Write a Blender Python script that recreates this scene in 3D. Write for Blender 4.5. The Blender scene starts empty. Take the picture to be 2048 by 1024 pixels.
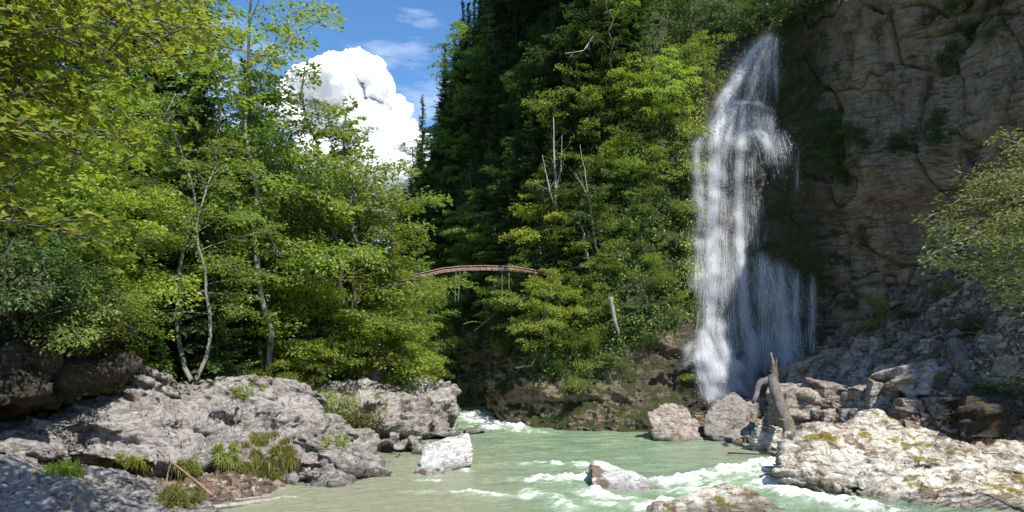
import bpy, bmesh, math
import numpy as np
from mathutils import Vector

scene = bpy.context.scene
COL = scene.collection
R = math.radians

# ------------------------------------------------------------------ camera
F, HORIZON, CAM_Z = 1575.0, 690.0, 4.5          # focal length in photo pixels, eye-level row, eye height
cam_data = bpy.data.cameras.new('camera')
cam = bpy.data.objects.new('camera', cam_data)
COL.objects.link(cam)
cam.location = (0, 0, CAM_Z)
cam.rotation_euler = (R(90), 0, 0)
cam_data.sensor_width = 36.0
cam_data.lens = F * 36.0 / 2048.0
cam_data.shift_y = (HORIZON - 512) / 2048.0
cam_data.clip_start = 0.1
cam_data.clip_end = 6000
scene.camera = cam

# ------------------------------------------------------------------ light
SUN_EL, SUN_AZ = 54.0, (0.55, -0.835)            # elevation; compass direction the sun stands in (x, y)
sd = Vector((SUN_AZ[0], SUN_AZ[1], 0)).normalized() * math.cos(R(SUN_EL)) + Vector((0, 0, math.sin(R(SUN_EL))))
sun_data = bpy.data.lights.new('sun', 'SUN')
sun_data.energy = 5.0
sun_data.angle = R(0.53)
sun_data.color = (1.0, 0.955, 0.88)
sun = bpy.data.objects.new('sun', sun_data)
COL.objects.link(sun)
sun.rotation_euler = sd.to_track_quat('Z', 'Y').to_euler()

world = bpy.data.worlds.new('World')
scene.world = world
world.use_nodes = True
wn = world.node_tree
wn.nodes.clear()
wo = wn.nodes.new('ShaderNodeOutputWorld')
bg = wn.nodes.new('ShaderNodeBackground')
sky = wn.nodes.new('ShaderNodeTexSky')
sky.sky_type = 'NISHITA'
sky.sun_disc = False
sky.sun_elevation = R(SUN_EL)
sky.sun_rotation = math.atan2(SUN_AZ[0], SUN_AZ[1])
sky.altitude = 900
sky.air_density = 1.0
sky.dust_density = 0.3
sky.ozone_density = 3.0
bg.inputs[1].default_value = 0.15
wtc = wn.nodes.new('ShaderNodeTexCoord')
wmp = wn.nodes.new('ShaderNodeMapping')
wmp.inputs['Scale'].default_value = (2.2, 2.2, 9.0)
wnz = wn.nodes.new('ShaderNodeTexNoise')
wnz.inputs['Scale'].default_value = 2.3
wnz.inputs['Detail'].default_value = 9
wnz.inputs['Roughness'].default_value = 0.62
wrp = wn.nodes.new('ShaderNodeValToRGB')
wrp.color_ramp.elements[0].position = 0.50
wrp.color_ramp.elements[0].color = (0, 0, 0, 1)
wrp.color_ramp.elements[1].position = 0.80
wrp.color_ramp.elements[1].color = (0.75, 0.75, 0.75, 1)
wmx = wn.nodes.new('ShaderNodeMix'); wmx.data_type = 'RGBA'
wmx.inputs[7].default_value = (6.5, 6.9, 7.6, 1)      # thin high cloud in sunlight
L = wn.links.new
L(wtc.outputs['Generated'], wmp.inputs[0]); L(wmp.outputs[0], wnz.inputs['Vector'])
L(wnz.outputs['Fac'], wrp.inputs[0]); L(wrp.outputs[0], wmx.inputs[0])
whs = wn.nodes.new('ShaderNodeHueSaturation')
whs.inputs['Saturation'].default_value = 1.2
whs.inputs['Value'].default_value = 0.93
L(sky.outputs[0], whs.inputs['Color'])
L(whs.outputs[0], wmx.inputs[6]); L(wmx.outputs[2], bg.inputs[0]); L(bg.outputs[0], wo.inputs[0])

scene.view_settings.view_transform = 'Standard'
scene.view_settings.look = 'None'
scene.view_settings.exposure = 0.45
scene.view_settings.gamma = 1.0
scene.cycles.max_bounces = 6
scene.cycles.diffuse_bounces = 3
scene.cycles.glossy_bounces = 2
scene.cycles.transmission_bounces = 4
scene.cycles.transparent_max_bounces = 24
scene.cycles.use_denoising = True
scene.cycles.sample_clamp_indirect = 6

# ------------------------------------------------------------------ helpers
def W(px, row, y):
    """a point of the place seen at (px, row) of the photo and standing y metres away"""
    return np.array([(px - 1024.0) / F * y, y, CAM_Z - (row - HORIZON) / F * y])

def proj(P):
    P = np.asarray(P, float)
    return 1024 + F * P[..., 0] / P[..., 1], HORIZON - F * (P[..., 2] - CAM_Z) / P[..., 1]

def water_y(row):
    return CAM_Z * F / (row - HORIZON)

def sstep(a, b, x):
    t = np.clip((x - a) / (b - a), 0, 1)
    return t * t * (3 - 2 * t)

_pr = np.random.RandomState(7)
PERM = _pr.permutation(4096).astype(np.int64)
PERM = np.concatenate([PERM, PERM, PERM])
_g = _pr.normal(size=(4096, 3)); GRAD = _g / np.linalg.norm(_g, axis=1)[:, None]
RND = _pr.rand(4096, 3)

def _hash(ix, iy, iz):
    return PERM[(PERM[(PERM[ix & 4095] + iy) & 4095] + iz) & 4095]

def perlin(P):
    P = np.asarray(P, float)
    i = np.floor(P).astype(np.int64); f = P - i
    u = f * f * f * (f * (f * 6 - 15) + 10)
    out = 0
    for dx in (0, 1):
        wx = u[:, 0] if dx else 1 - u[:, 0]
        for dy in (0, 1):
            wy = u[:, 1] if dy else 1 - u[:, 1]
            for dz in (0, 1):
                wz = u[:, 2] if dz else 1 - u[:, 2]
                g = GRAD[_hash(i[:, 0] + dx, i[:, 1] + dy, i[:, 2] + dz)]
                out = out + wx * wy * wz * ((f - (dx, dy, dz)) * g).sum(1)
    return out * 1.5

def fbm(P, octaves=4, gain=0.5, lac=2.03):
    P = np.asarray(P, float)
    s, a = 0, 1.0
    for o in range(octaves):
        s = s + a * perlin(P * lac ** o + 17.3 * o)
        a *= gain
    return s

def ridged(P, octaves=4, gain=0.5):
    s, a = 0, 1.0
    for o in range(octaves):
        s = s + a * (1 - np.abs(perlin(np.asarray(P, float) * 2.03 ** o + 31.7 * o)) * 2)
        a *= gain
    return s

def worley(P):
    """F1, F2 and the random value of the nearest cell"""
    P = np.asarray(P, float)
    i = np.floor(P).astype(np.int64)
    f1 = np.full(len(P), 9.0); f2 = np.full(len(P), 9.0); cid = np.zeros(len(P))
    for dx in (-1, 0, 1):
        for dy in (-1, 0, 1):
            for dz in (-1, 0, 1):
                c = i + (dx, dy, dz)
                h = _hash(c[:, 0], c[:, 1], c[:, 2])
                d = np.linalg.norm(c + RND[h] - P, axis=1)
                near = d < f1
                f2 = np.where(near, f1, np.minimum(f2, d))
                cid = np.where(near, RND[(h * 7 + 3) & 4095, 0], cid)
                f1 = np.where(near, d, f1)
    return f1, f2, cid

def mesh(name, V, polys, smooth=True, attrs=None, mats=()):
    """polys: one (n, k) index array or a list of such arrays"""
    if isinstance(polys, np.ndarray):
        polys = [polys]
    me = bpy.data.meshes.new(name)
    V = np.asarray(V, np.float32)
    me.vertices.add(len(V)); me.vertices.foreach_set('co', V.ravel())
    li = np.concatenate([p.ravel() for p in polys]).astype(np.int32)
    tot = np.concatenate([np.full(len(p), p.shape[1]) for p in polys]).astype(np.int32)
    st = np.concatenate([[0], np.cumsum(tot)[:-1]]).astype(np.int32)
    me.loops.add(len(li)); me.loops.foreach_set('vertex_index', li)
    me.polygons.add(len(tot))
    me.polygons.foreach_set('loop_start', st)
    me.polygons.foreach_set('use_smooth', np.full(len(tot), smooth))
    me.update(calc_edges=True)
    for k, v in (attrs or {}).items():
        a = me.attributes.new(k, 'FLOAT', 'POINT')
        a.data.foreach_set('value', np.asarray(v, np.float32))
    for m in mats:
        me.materials.append(m)
    return me

def link(name, me, parent=None, loc=None, rot=None, scale=None):
    o = bpy.data.objects.new(name, me)
    COL.objects.link(o)
    if parent is not None: o.parent = parent
    if loc is not None: o.location = loc
    if rot is not None: o.rotation_euler = rot
    if scale is not None: o.scale = scale
    return o

def tag(o, label=None, category=None, group=None, kind=None):
    if label: o['label'] = label
    if category: o['category'] = category
    if group: o['group'] = group
    if kind: o['kind'] = kind
    return o

def grid_quads(nu, nv):
    a = np.arange(nu * nv).reshape(nu, nv)
    return np.stack([a[:-1, :-1].ravel(), a[1:, :-1].ravel(), a[1:, 1:].ravel(), a[:-1, 1:].ravel()], 1)

def tubes(lines, sides=5):
    """lines: list of (points (n,3), radii (n,)) -> verts, quads of all the tubes"""
    VV, QQ, base = [], [], 0
    ang = np.arange(sides) * 2 * np.pi / sides
    for P, r in lines:
        P = np.asarray(P, float); n = len(P)
        r = np.broadcast_to(np.asarray(r, float), (n,))
        T = np.gradient(P, axis=0); T /= np.linalg.norm(T, axis=1)[:, None] + 1e-9
        ref = np.array([0.0, 0, 1]) if abs(T[:, 2]).mean() < 0.8 else np.array([1.0, 0, 0])
        U = np.cross(T, ref); U /= np.linalg.norm(U, axis=1)[:, None] + 1e-9
        Vv = np.cross(T, U)
        ring = P[:, None] + r[:, None, None] * (np.cos(ang)[None, :, None] * U[:, None] + np.sin(ang)[None, :, None] * Vv[:, None])
        VV.append(ring.reshape(-1, 3))
        a = base + np.arange(n * sides).reshape(n, sides)
        b = np.roll(a, -1, axis=1)
        QQ.append(np.stack([a[:-1], b[:-1], b[1:], a[1:]], -1).reshape(-1, 4))
        base += n * sides
    return np.concatenate(VV), np.concatenate(QQ)

# ------------------------------------------------------------------ materials
class NT:
    def __init__(self, name):
        self.m = bpy.data.materials.new(name); self.m.use_nodes = True
        self.t = self.m.node_tree; self.t.nodes.clear()
        self.out = self.n('ShaderNodeOutputMaterial')
    def n(self, kind, **kw):
        nd = self.t.nodes.new(kind)
        for k, v in kw.items():
            if hasattr(nd, k): setattr(nd, k, v)
            else: self.set(nd, k, v)
        return nd
    def set(self, nd, key, v):
        s = nd.inputs[key] if not isinstance(key, int) else nd.inputs[key]
        if isinstance(v, bpy.types.NodeSocket): self.t.links.new(v, s)
        else: s.default_value = v
    def node(self, kind, ins, **kw):
        nd = self.n(kind, **kw)
        for k, v in ins.items(): self.set(nd, k, v)
        return nd
    def noise(self, vec, scale, detail=5, rough=0.6, dist=0.0):
        return self.node('ShaderNodeTexNoise', {'Vector': vec, 'Scale': scale, 'Detail': detail, 'Roughness': rough, 'Distortion': dist}).outputs['Fac']
    def ramp(self, fac, stops):
        r = self.node('ShaderNodeValToRGB', {0: fac})
        e = r.color_ramp.elements
        while len(e) < len(stops): e.new(0.5)
        for k, (p, c) in enumerate(stops):
            e[k].position = p
            e[k].color = (c, c, c, 1) if not isinstance(c, tuple) else (*c, 1)
        return r.outputs[0]
    def mix(self, fac, a, b, blend='MIX'):
        nd = self.n('ShaderNodeMix'); nd.data_type = 'RGBA'; nd.blend_type = blend
        for k, v in ((0, fac), (6, a), (7, b)):
            if isinstance(v, tuple) and len(v) == 3: v = (*v, 1)
            self.set(nd, k, v)
        return nd.outputs[2]
    def math(self, op, a, b=0.0, clamp=False):
        nd = self.n('ShaderNodeMath'); nd.operation = op; nd.use_clamp = clamp
        self.set(nd, 0, a); self.set(nd, 1, b)
        return nd.outputs[0]
    def attr(self, name):
        return self.n('ShaderNodeAttribute', attribute_name=name).outputs['Fac']
    def bump(self, h, strength, dist, normal=None):
        ins = {'Height': h, 'Strength': strength, 'Distance': dist}
        if normal is not None: ins['Normal'] = normal
        return self.node('ShaderNodeBump', ins).outputs[0]
    def done(self, shader):
        self.t.links.new(shader, self.out.inputs[0]); return self.m

def coords(t, scale=(1, 1, 1), rot=(0, 0, 0), obj=True):
    tc = t.n('ShaderNodeTexCoord')
    return t.node('ShaderNodeMapping', {0: tc.outputs['Object'], 'Scale': scale, 'Rotation': rot}).outputs[0]

def rock_material(name, base, dark, light, moss=0.0, moss_col=(0.055, 0.075, 0.012), brown=0.0, rough=0.88, strata=(0.3, 0.2, 0), vary=True, fine=1.0, attr_moss=False, stain=False, mscale=1.5, contrast=0.45):
    t = NT(name)
    v = coords(t)
    vs = coords(t, scale=(0.6, 0.6, 4.0), rot=strata)
    n1 = t.noise(v, 0.55, 6, 0.65)
    n2 = t.noise(v, 5.5 * fine, 8, 0.72)
    n3 = t.noise(vs, 2.2, 6, 0.6, 0.6)
    n4 = t.noise(v, 26 * fine, 4, 0.7)
    c = t.mix(t.ramp(n1, [(0.35, 0.0), (0.62, 1.0)]), dark, base)
    c = t.mix(t.ramp(n2, [(0.40, 0.0), (0.70, 1.0)]), c, light)
    c = t.mix(t.ramp(n3, [(0.30, 0.5 + contrast * 0.5), (0.46, 0.0)]), c, tuple(x * (0.6 - 0.35 * contrast) for x in dark))
    pit = t.ramp(n4, [(0.30, 1.0), (0.44, 0.0)])
    c = t.mix(t.math('MULTIPLY', pit, 0.8), c, tuple(x * 0.3 for x in dark))
    cn = t.noise(coords(t, scale=(1, 1, 1.8), rot=(0.4, 0.3, 0)), 1.1, 7, 0.6, 0.8)
    crack = t.ramp(t.math('ABSOLUTE', t.math('SUBTRACT', cn, 0.5)), [(0.0, 1.0), (0.010, 0.0)])
    crack = t.math('MULTIPLY', crack, t.ramp(n2, [(0.40, 0.0), (0.5, 1.0)]))
    c = t.mix(t.math('MULTIPLY', crack, 0.7), c, tuple(x * 0.25 for x in dark))
    if stain:
        c = t.mix(t.ramp(t.math('ADD', t.attr('stain'), t.math('MULTIPLY', t.math('SUBTRACT', n2, 0.5), 0.9)), [(0.42, 0.0), (0.66, 0.9)]), c, t.mix(n4, (0.05, 0.035, 0.02), (0.22, 0.15, 0.09)))
    if brown > 0:
        nb = t.noise(v, 1.7, 7, 0.7)
        c = t.mix(t.ramp(nb, [(0.62 - 0.25 * brown, 0.0), (0.72 - 0.25 * brown, 0.85)]), c, (0.12, 0.072, 0.03))
    if moss > 0:
        geo = t.n('ShaderNodeNewGeometry')
        nz = t.node('ShaderNodeSeparateXYZ', {0: geo.outputs['Normal']}).outputs[2]
        nm = t.noise(v, mscale, 8, 0.75)
        f = t.math('ADD', t.math('MULTIPLY', nz, 0.28), nm)
        if attr_moss: f = t.math('ADD', f, t.attr('moss'))
        f = t.ramp(f, [(0.86 - 0.35 * moss, 0.0), (0.93 - 0.35 * moss, 1.0)])
        mc = t.mix(t.noise(v, 9, 5, 0.7), tuple(x * 0.5 for x in moss_col), tuple(min(1, x * 1.9) for x in moss_col))
        c = t.mix(f, c, mc)
    pz = t.node('ShaderNodeSeparateXYZ', {0: t.n('ShaderNodeNewGeometry').outputs['Position']}).outputs[2]
    wl = t.ramp(t.math('ADD', pz, t.math('MULTIPLY', n1, 0.35)), [(0.26, 0.62), (0.46, 0.0)])
    c = t.mix(wl, c, (0.075, 0.062, 0.042))            # dark wet band along the waterline
    if vary:
        oi = t.n('ShaderNodeObjectInfo')
        hs = t.node('ShaderNodeHueSaturation', {'Color': c, 'Value': t.math('ADD', t.math('MULTIPLY', oi.outputs['Random'], 0.5), 0.75)})
        c = hs.outputs[0]
    h = t.math('ADD', t.math('MULTIPLY', n2, 0.6), t.math('MULTIPLY', n4, 0.35))
    h = t.math('SUBTRACT', h, t.math('MULTIPLY', crack, 0.4))
    h = t.math('ADD', h, t.math('MULTIPLY', n3, 0.5))
    b = t.bump(h, 1.0, 0.12)
    p = t.node('ShaderNodeBsdfPrincipled', {'Base Color': c, 'Roughness': t.math('SUBTRACT', rough, t.math('MULTIPLY', wl, 0.6)), 'Normal': b, 'Specular IOR Level': 0.3})
    return t.done(p.outputs[0])

def leaf_material(name, cols, trans=(0.16, 0.26, 0.02), tf=0.38, spec=0.35, vary=0.55, rough=0.42):
    t = NT(name)
    geo = t.n('ShaderNodeNewGeometry')
    oi = t.n('ShaderNodeObjectInfo')
    rnd = geo.outputs['Random Per Island']
    n = len(cols)
    c = t.ramp(rnd, [(k / max(1, n - 1), cols[k]) for k in range(n)])
    big = t.noise(coords(t), 0.45, 3, 0.6)
    val = t.math('ADD', t.math('MULTIPLY', oi.outputs['Random'], vary), 1.0 - vary / 2)
    val = t.math('MULTIPLY', val, t.math('ADD', t.math('MULTIPLY', big, 0.9), 0.55))
    hue = t.math('ADD', t.math('MULTIPLY', oi.outputs['Random'], 0.035), 0.484)
    c = t.node('ShaderNodeHueSaturation', {'Color': c, 'Value': val, 'Hue': hue}).outputs[0]
    p = t.node('ShaderNodeBsdfPrincipled', {'Base Color': c, 'Roughness': rough, 'Specular IOR Level': spec})
    tc = t.node('ShaderNodeHueSaturation', {'Color': (*trans, 1), 'Value': val, 'Hue': hue}).outputs[0]
    tr = t.node('ShaderNodeBsdfTranslucent', {'Color': tc})
    mx = t.node('ShaderNodeMixShader', {0: tf, 1: p.outputs[0], 2: tr.outputs[0]})
    return t.done(mx.outputs[0])

def bark_material(name, a, b, scale=6, moss=0.0, stretch=0.25):
    t = NT(name)
    v = coords(t, scale=(1, 1, stretch))
    n = t.noise(v, scale, 8, 0.7)
    c = t.mix(t.ramp(n, [(0.35, 0.0), (0.65, 1.0)]), a, b)
    if moss:
        m = t.noise(coords(t), 2.5, 6, 0.7)
        c = t.mix(t.ramp(m, [(0.65 - 0.3 * moss, 0.0), (0.7 - 0.3 * moss, 0.9)]), c, (0.13, 0.12, 0.015))
    p = t.node('ShaderNodeBsdfPrincipled', {'Base Color': c, 'Roughness': 0.85, 'Normal': t.bump(n, 0.8, 0.06), 'Specular IOR Level': 0.25})
    return t.done(p.outputs[0])

M = {}
M['grey_rock'] = rock_material('pale_limestone', (0.32, 0.295, 0.27), (0.14, 0.127, 0.115), (0.52, 0.48, 0.445), moss=0.10, brown=0.15, strata=(0.35, 0.25, 0), vary=False)
M['ledge_rock'] = rock_material('bedded_limestone', (0.36, 0.33, 0.30), (0.17, 0.15, 0.13), (0.52, 0.48, 0.44), moss=0.22, brown=0.35, strata=(0.2, 0.45, 0), vary=False)
M['white_rock'] = rock_material('washed_white_rock', (0.66, 0.65, 0.63), (0.48, 0.46, 0.43), (0.80, 0.79, 0.77), moss=0.0, brown=0.12, strata=(0.3, 0.9, 0), vary=False, stain=True)
M['lichen_rock'] = rock_material('mossy_white_rock', (0.66, 0.61, 0.52), (0.30, 0.24, 0.17), (0.82, 0.79, 0.72), moss=0.27, moss_col=(0.17, 0.14, 0.018), brown=0.5, strata=(0.25, 0.12, 0), vary=False, fine=0.7, mscale=0.75, contrast=1.0)
M['dark_rock'] = rock_material('shaded_brown_rock', (0.065, 0.054, 0.042), (0.032, 0.027, 0.02), (0.12, 0.10, 0.075), moss=0.2, brown=0.3, vary=False)  # brown rock with the shade under the foliage put into its low colours
M['boulder'] = rock_material('scree_boulder', (0.37, 0.32, 0.27), (0.17, 0.14, 0.112), (0.60, 0.54, 0.47), moss=0.12, brown=0.3)
M['pale_boulder'] = rock_material('pale_boulder', (0.38, 0.35, 0.31), (0.2, 0.18, 0.155), (0.55, 0.52, 0.47), moss=0.1, brown=0.35)

M['leaf_yellow'] = leaf_material('yellow_green_leaf', [(0.06, 0.11, 0.016), (0.11, 0.17, 0.022), (0.23, 0.25, 0.028), (0.09, 0.15, 0.024), (0.34, 0.32, 0.035)], trans=(0.40, 0.43, 0.03), tf=0.5)
M['leaf_green'] = leaf_material('green_leaf', [(0.10, 0.155, 0.030), (0.165, 0.235, 0.042), (0.250, 0.310, 0.055), (0.14, 0.200, 0.060)], trans=(0.40, 0.54, 0.05), tf=0.42)
M['leaf_bright'] = leaf_material('bright_leaf', [(0.16, 0.23, 0.035), (0.25, 0.33, 0.045), (0.36, 0.41, 0.065), (0.20, 0.28, 0.05)], trans=(0.46, 0.58, 0.04), tf=0.45)
M['leaf_lime'] = leaf_material('lime_leaf', [(0.19, 0.25, 0.025), (0.30, 0.36, 0.035), (0.42, 0.44, 0.05)], trans=(0.60, 0.66, 0.05), tf=0.5, vary=0.1)
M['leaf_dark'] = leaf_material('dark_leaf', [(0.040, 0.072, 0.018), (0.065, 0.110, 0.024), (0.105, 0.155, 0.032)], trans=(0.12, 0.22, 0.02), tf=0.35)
M['leaf_pale'] = leaf_material('pale_willow_leaf', [(0.12, 0.155, 0.035), (0.18, 0.22, 0.05), (0.26, 0.29, 0.08)], trans=(0.35, 0.42, 0.08), tf=0.4, spec=0.5)
M['needle'] = leaf_material('spruce_needle', [(0.022, 0.045, 0.016), (0.038, 0.072, 0.022), (0.058, 0.098, 0.026)], trans=(0.06, 0.11, 0.02), tf=0.2, spec=0.3)
M['needle_light'] = leaf_material('light_spruce_needle', [(0.05, 0.09, 0.02), (0.085, 0.14, 0.03), (0.12, 0.18, 0.035)], trans=(0.14, 0.22, 0.03), tf=0.25)
M['grass'] = leaf_material('grass_blade', [(0.13, 0.15, 0.03), (0.23, 0.25, 0.05), (0.36, 0.35, 0.12)], trans=(0.3, 0.36, 0.05), tf=0.4)
M['bark'] = bark_material('grey_bark', (0.07, 0.055, 0.042), (0.19, 0.165, 0.14))
M['bark_pale'] = bark_material('pale_bark', (0.14, 0.125, 0.11), (0.38, 0.36, 0.32))
M['bark_dark'] = bark_material('dark_bark', (0.035, 0.028, 0.022), (0.10, 0.08, 0.065))
M['dead_wood'] = bark_material('bleached_dead_wood', (0.22, 0.19, 0.165), (0.50, 0.46, 0.42), scale=9)
M['driftwood'] = bark_material('grey_purple_driftwood', (0.075, 0.065, 0.068), (0.23, 0.20, 0.20), scale=7, moss=0.35)
M['red_wood'] = bark_material('reddish_dead_branch', (0.18, 0.09, 0.05), (0.42, 0.28, 0.20), scale=9)
# ------------------------------------------------------------------ gorge wall (footprint path and profile)
PATH = np.array([(-30, 96), (-12.6, 78), (-5.4, 66), (-1.6, 54), (0.6, 45), (6, 42), (9, 43.5), (11.3, 46.2), (15, 47), (18.5, 45), (23, 41), (26, 35), (29, 27), (32, 7), (46, 1)], float)  # last points lie out of view, extended to cast shade on the talus
ZL = np.array([-2, 0, 2, 4, 6, 8, 9.5, 11, 12.5, 14, 16, 17.5, 19, 21, 23, 24.5, 27, 31, 37, 46], float)
PROF = {
 0:  -0.10 * ZL,
 1:  -0.10 * ZL,
 2:  -0.10 * ZL,
 3:  np.interp(ZL, [-2, 0, 3, 6, 10, 46], [1.0, 0.6, 0.8, -0.4, -1.4, -9.5]),
 4:  np.interp(ZL, [-2, 0, 2, 4, 6, 10, 46], [1.8, 1.3, 1.0, 0.2, -0.8, -2.2, -13]),
 5:  np.interp(ZL, [-2, 0, 2, 4, 6, 10, 46], [2.0, 1.6, 1.2, 0.4, -0.5, -1.9, -14]),
 6:  np.interp(ZL, [-2, 0, 2, 4, 6, 10, 20, 46], [2.0, 1.5, 0.9, 0.4, 0.0, -0.8, -3.6, -16]),
 7:  np.array([3.6, 3.0, 2.2, 1.3, 0.6, 0.3, 0.2, 0.1, 0.1, 0.1, 0.1, -0.5, -1.3, -2.0, -3.0, -4.2, -6, -9, -13, -18]),
 8:  np.array([2.8, 2.2, 1.2, 0.6, 0.6, 0.7, 0.6, -0.2, -0.3, 0.0, 0.5, 0.1, -0.5, -0.9, -1.2, -2.6, -5, -9, -14, -20]),
 9:  np.array([0.6, 0.4, 0.2, 0.0, 0.0, 0.0, 0.1, 0.3, 1.1, 1.5, 1.3, 1.1, 1.2, 1.5, 2.0, 1.6, -0.5, -3.5, -8, -14]),
 10: np.array([0.0, -0.3, -0.5, -0.5, -0.5, -0.4, -0.2, 0.3, 1.7, 2.2, 1.9, 1.6, 1.9, 2.2, 2.9, 3.0, 1.2, -1.5, -6, -12]),
 11: np.array([0.0, -0.3, -0.5, -0.5, -0.5, -0.4, 0.0, 0.6, 1.7, 2.2, 2.4, 2.4, 2.6, 3.0, 3.6, 4.2, 4.4, 4, 2, -2]),
 12: 0.10 * ZL, 13: 0.05 * ZL, 14: 0.0 * ZL}
HTOP = np.array([11, 12, 31, 44, 44, 44, 44, 44, 42, 29, 31, 38, 38, 39, 36], float)  # right-hand heights set by where the wall's shadow should fall
cum = np.concatenate([[0], np.cumsum(np.linalg.norm(np.diff(PATH, axis=0), axis=1))])
_ss = np.linspace(0, cum[-1], 1600)
_pf = np.stack([np.interp(_ss, cum, PATH[:, k]) for k in (0, 1)], 1)
_kn = np.exp(-0.5 * (np.arange(-40, 41) / 14.0) ** 2); _kn /= _kn.sum()
_pd = np.pad(_pf, ((40, 40), (0, 0)), mode='edge')
_pf = np.stack([np.convolve(_pd[:, k], _kn, 'valid') for k in (0, 1)], 1)
_tn = np.gradient(_pf, axis=0); _tn /= np.linalg.norm(_tn, axis=1)[:, None]
_nn = np.stack([_tn[:, 1], -_tn[:, 0]], 1)
TAB = np.stack([PROF[k] for k in range(len(PATH))], 0)

def wall_base(s, z):
    s = np.asarray(s, float); z = np.asarray(z, float)
    p = np.stack([np.interp(s, _ss, _pf[:, k]) for k in (0, 1)], -1)
    n = np.stack([np.interp(s, _ss, _nn[:, k]) for k in (0, 1)], -1)
    n /= np.linalg.norm(n, axis=-1)[..., None]
    k = np.interp(s, cum, np.arange(len(cum))); k0 = np.clip(k.astype(int), 0, len(cum) - 2); fk = k - k0
    fk = fk * fk * (3 - 2 * fk)
    jz = np.interp(z, ZL, np.arange(len(ZL))); j0 = np.clip(jz.astype(int), 0, len(ZL) - 2); fj = jz - j0
    o = (TAB[k0, j0] * (1 - fj) + TAB[k0, j0 + 1] * fj) * (1 - fk) + (TAB[k0 + 1, j0] * (1 - fj) + TAB[k0 + 1, j0 + 1] * fj) * fk
    P = np.concatenate([p + n * o[..., None], z[..., None]], -1)
    N = np.concatenate([n, np.zeros_like(n[..., :1])], -1)
    return P, N

S_G = cum[7]; S_I = cum[9]
su = np.concatenate([np.linspace(0, cum[2], 110, endpoint=False), np.linspace(cum[2], cum[3], 90, endpoint=False), np.linspace(cum[3], cum[11], 760, endpoint=False), np.linspace(cum[11], cum[-1], 120)])
NV = 430
vv = np.linspace(0, 1, NV)
HS = np.interp(su, cum, HTOP)
SG, VG = np.meshgrid(su, vv, indexing='ij')
ZG = -1.5 + VG ** 1.12 * (HS[:, None] + 1.5)
P0, N0 = wall_base(SG.ravel(), ZG.ravel())
sr = SG.ravel(); zr = ZG.ravel()
rocky = sstep(S_G - 1, S_I, sr)
q = P0.copy()
tilt = q[:, 2] + 0.16 * q[:, 0] + 0.9 * fbm(q * 0.13, 3)               # bedding planes dip to the left
warp = np.stack([q[:, 0] * 0.35, q[:, 1] * 0.35, tilt * 0.8], 1)
f1, f2, cid = worley(warp + 0.35 * np.stack([fbm(q * 0.7 + 5, 2)] * 3, 1))
f1b, f2b, cidb = worley(warp * 2.6 + 0.4 * np.stack([fbm(q * 1.7 + 9, 2)] * 3, 1))
band = np.abs(((tilt / 1.9) % 1.0) - 0.5) * 2
rq = sstep(cum[7], cum[9], sr)
disp = 0.9 * fbm(q * 0.22, 3) + (0.32 - 0.16 * rq) * fbm(q * 0.9, 4)
disp += (cid - 0.5) * (0.45 - 0.25 * rq) + (cidb - 0.5) * (0.14 - 0.07 * rq)
disp -= 0.14 * np.exp(-((f2 - f1) / 0.06) ** 2) * (cid > 0.45)
disp += (0.14 - 0.06 * rq) * fbm(warp * 3.1 + 11, 4, 0.6)
bmk = sstep(-0.1, 0.35, fbm(q * 0.11 + 90, 3))
disp -= 0.30 * (1 - sstep(0.0, 0.16, band)) * (0.3 + 0.8 * rocky) * bmk
fine = (tilt * 3.1 + 0.8 * fbm(q * 0.35 + 33, 3)) % 1.0
disp -= 0.10 * np.exp(-(np.minimum(fine, 1 - fine) / 0.10) ** 2) * rocky * sstep(-0.2, 0.3, fbm(q * 0.3 + 50, 2))
jn = worley(np.stack([q[:, 0] * 0.30, q[:, 1] * 0.30, q[:, 2] * 0.22], 1) + 0.15 * np.stack([fbm(q * 0.5 + 15, 2)] * 3, 1))
disp += rocky * (0.8 * (jn[2] - 0.5) - 0.25 * np.exp(-((jn[1] - jn[0]) / 0.04) ** 2))
disp += (0.06 - 0.035 * rq) * ridged(q * 2.6, 3)
calm = 1 - 0.55 * np.exp(-(((sr - cum[8]) / 3.5) ** 2)) 
P1 = P0 + N0 * (disp * calm)[:, None]
P1[:, 2] += 0.25 * fbm(q * 0.5 + 40, 3)
WALL = P1.reshape(len(su), NV, 3)
WPX, WROW = proj(P1)
WPX = WPX.reshape(WALL.shape[:2]); WROW = WROW.reshape(WALL.shape[:2])

def wall_at(px, row, tol=7.0):
    """front-most wall point seen at a photo pixel"""
    d = np.hypot(WPX - px, WROW - row)
    m = d < tol
    if not m.any():
        k = np.unravel_index(np.argmin(d), d.shape)
    else:
        k = np.unravel_index(np.argmin(np.where(m, WALL[..., 1], 1e9)), d.shape)
    return WALL[k].copy(), k

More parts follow.
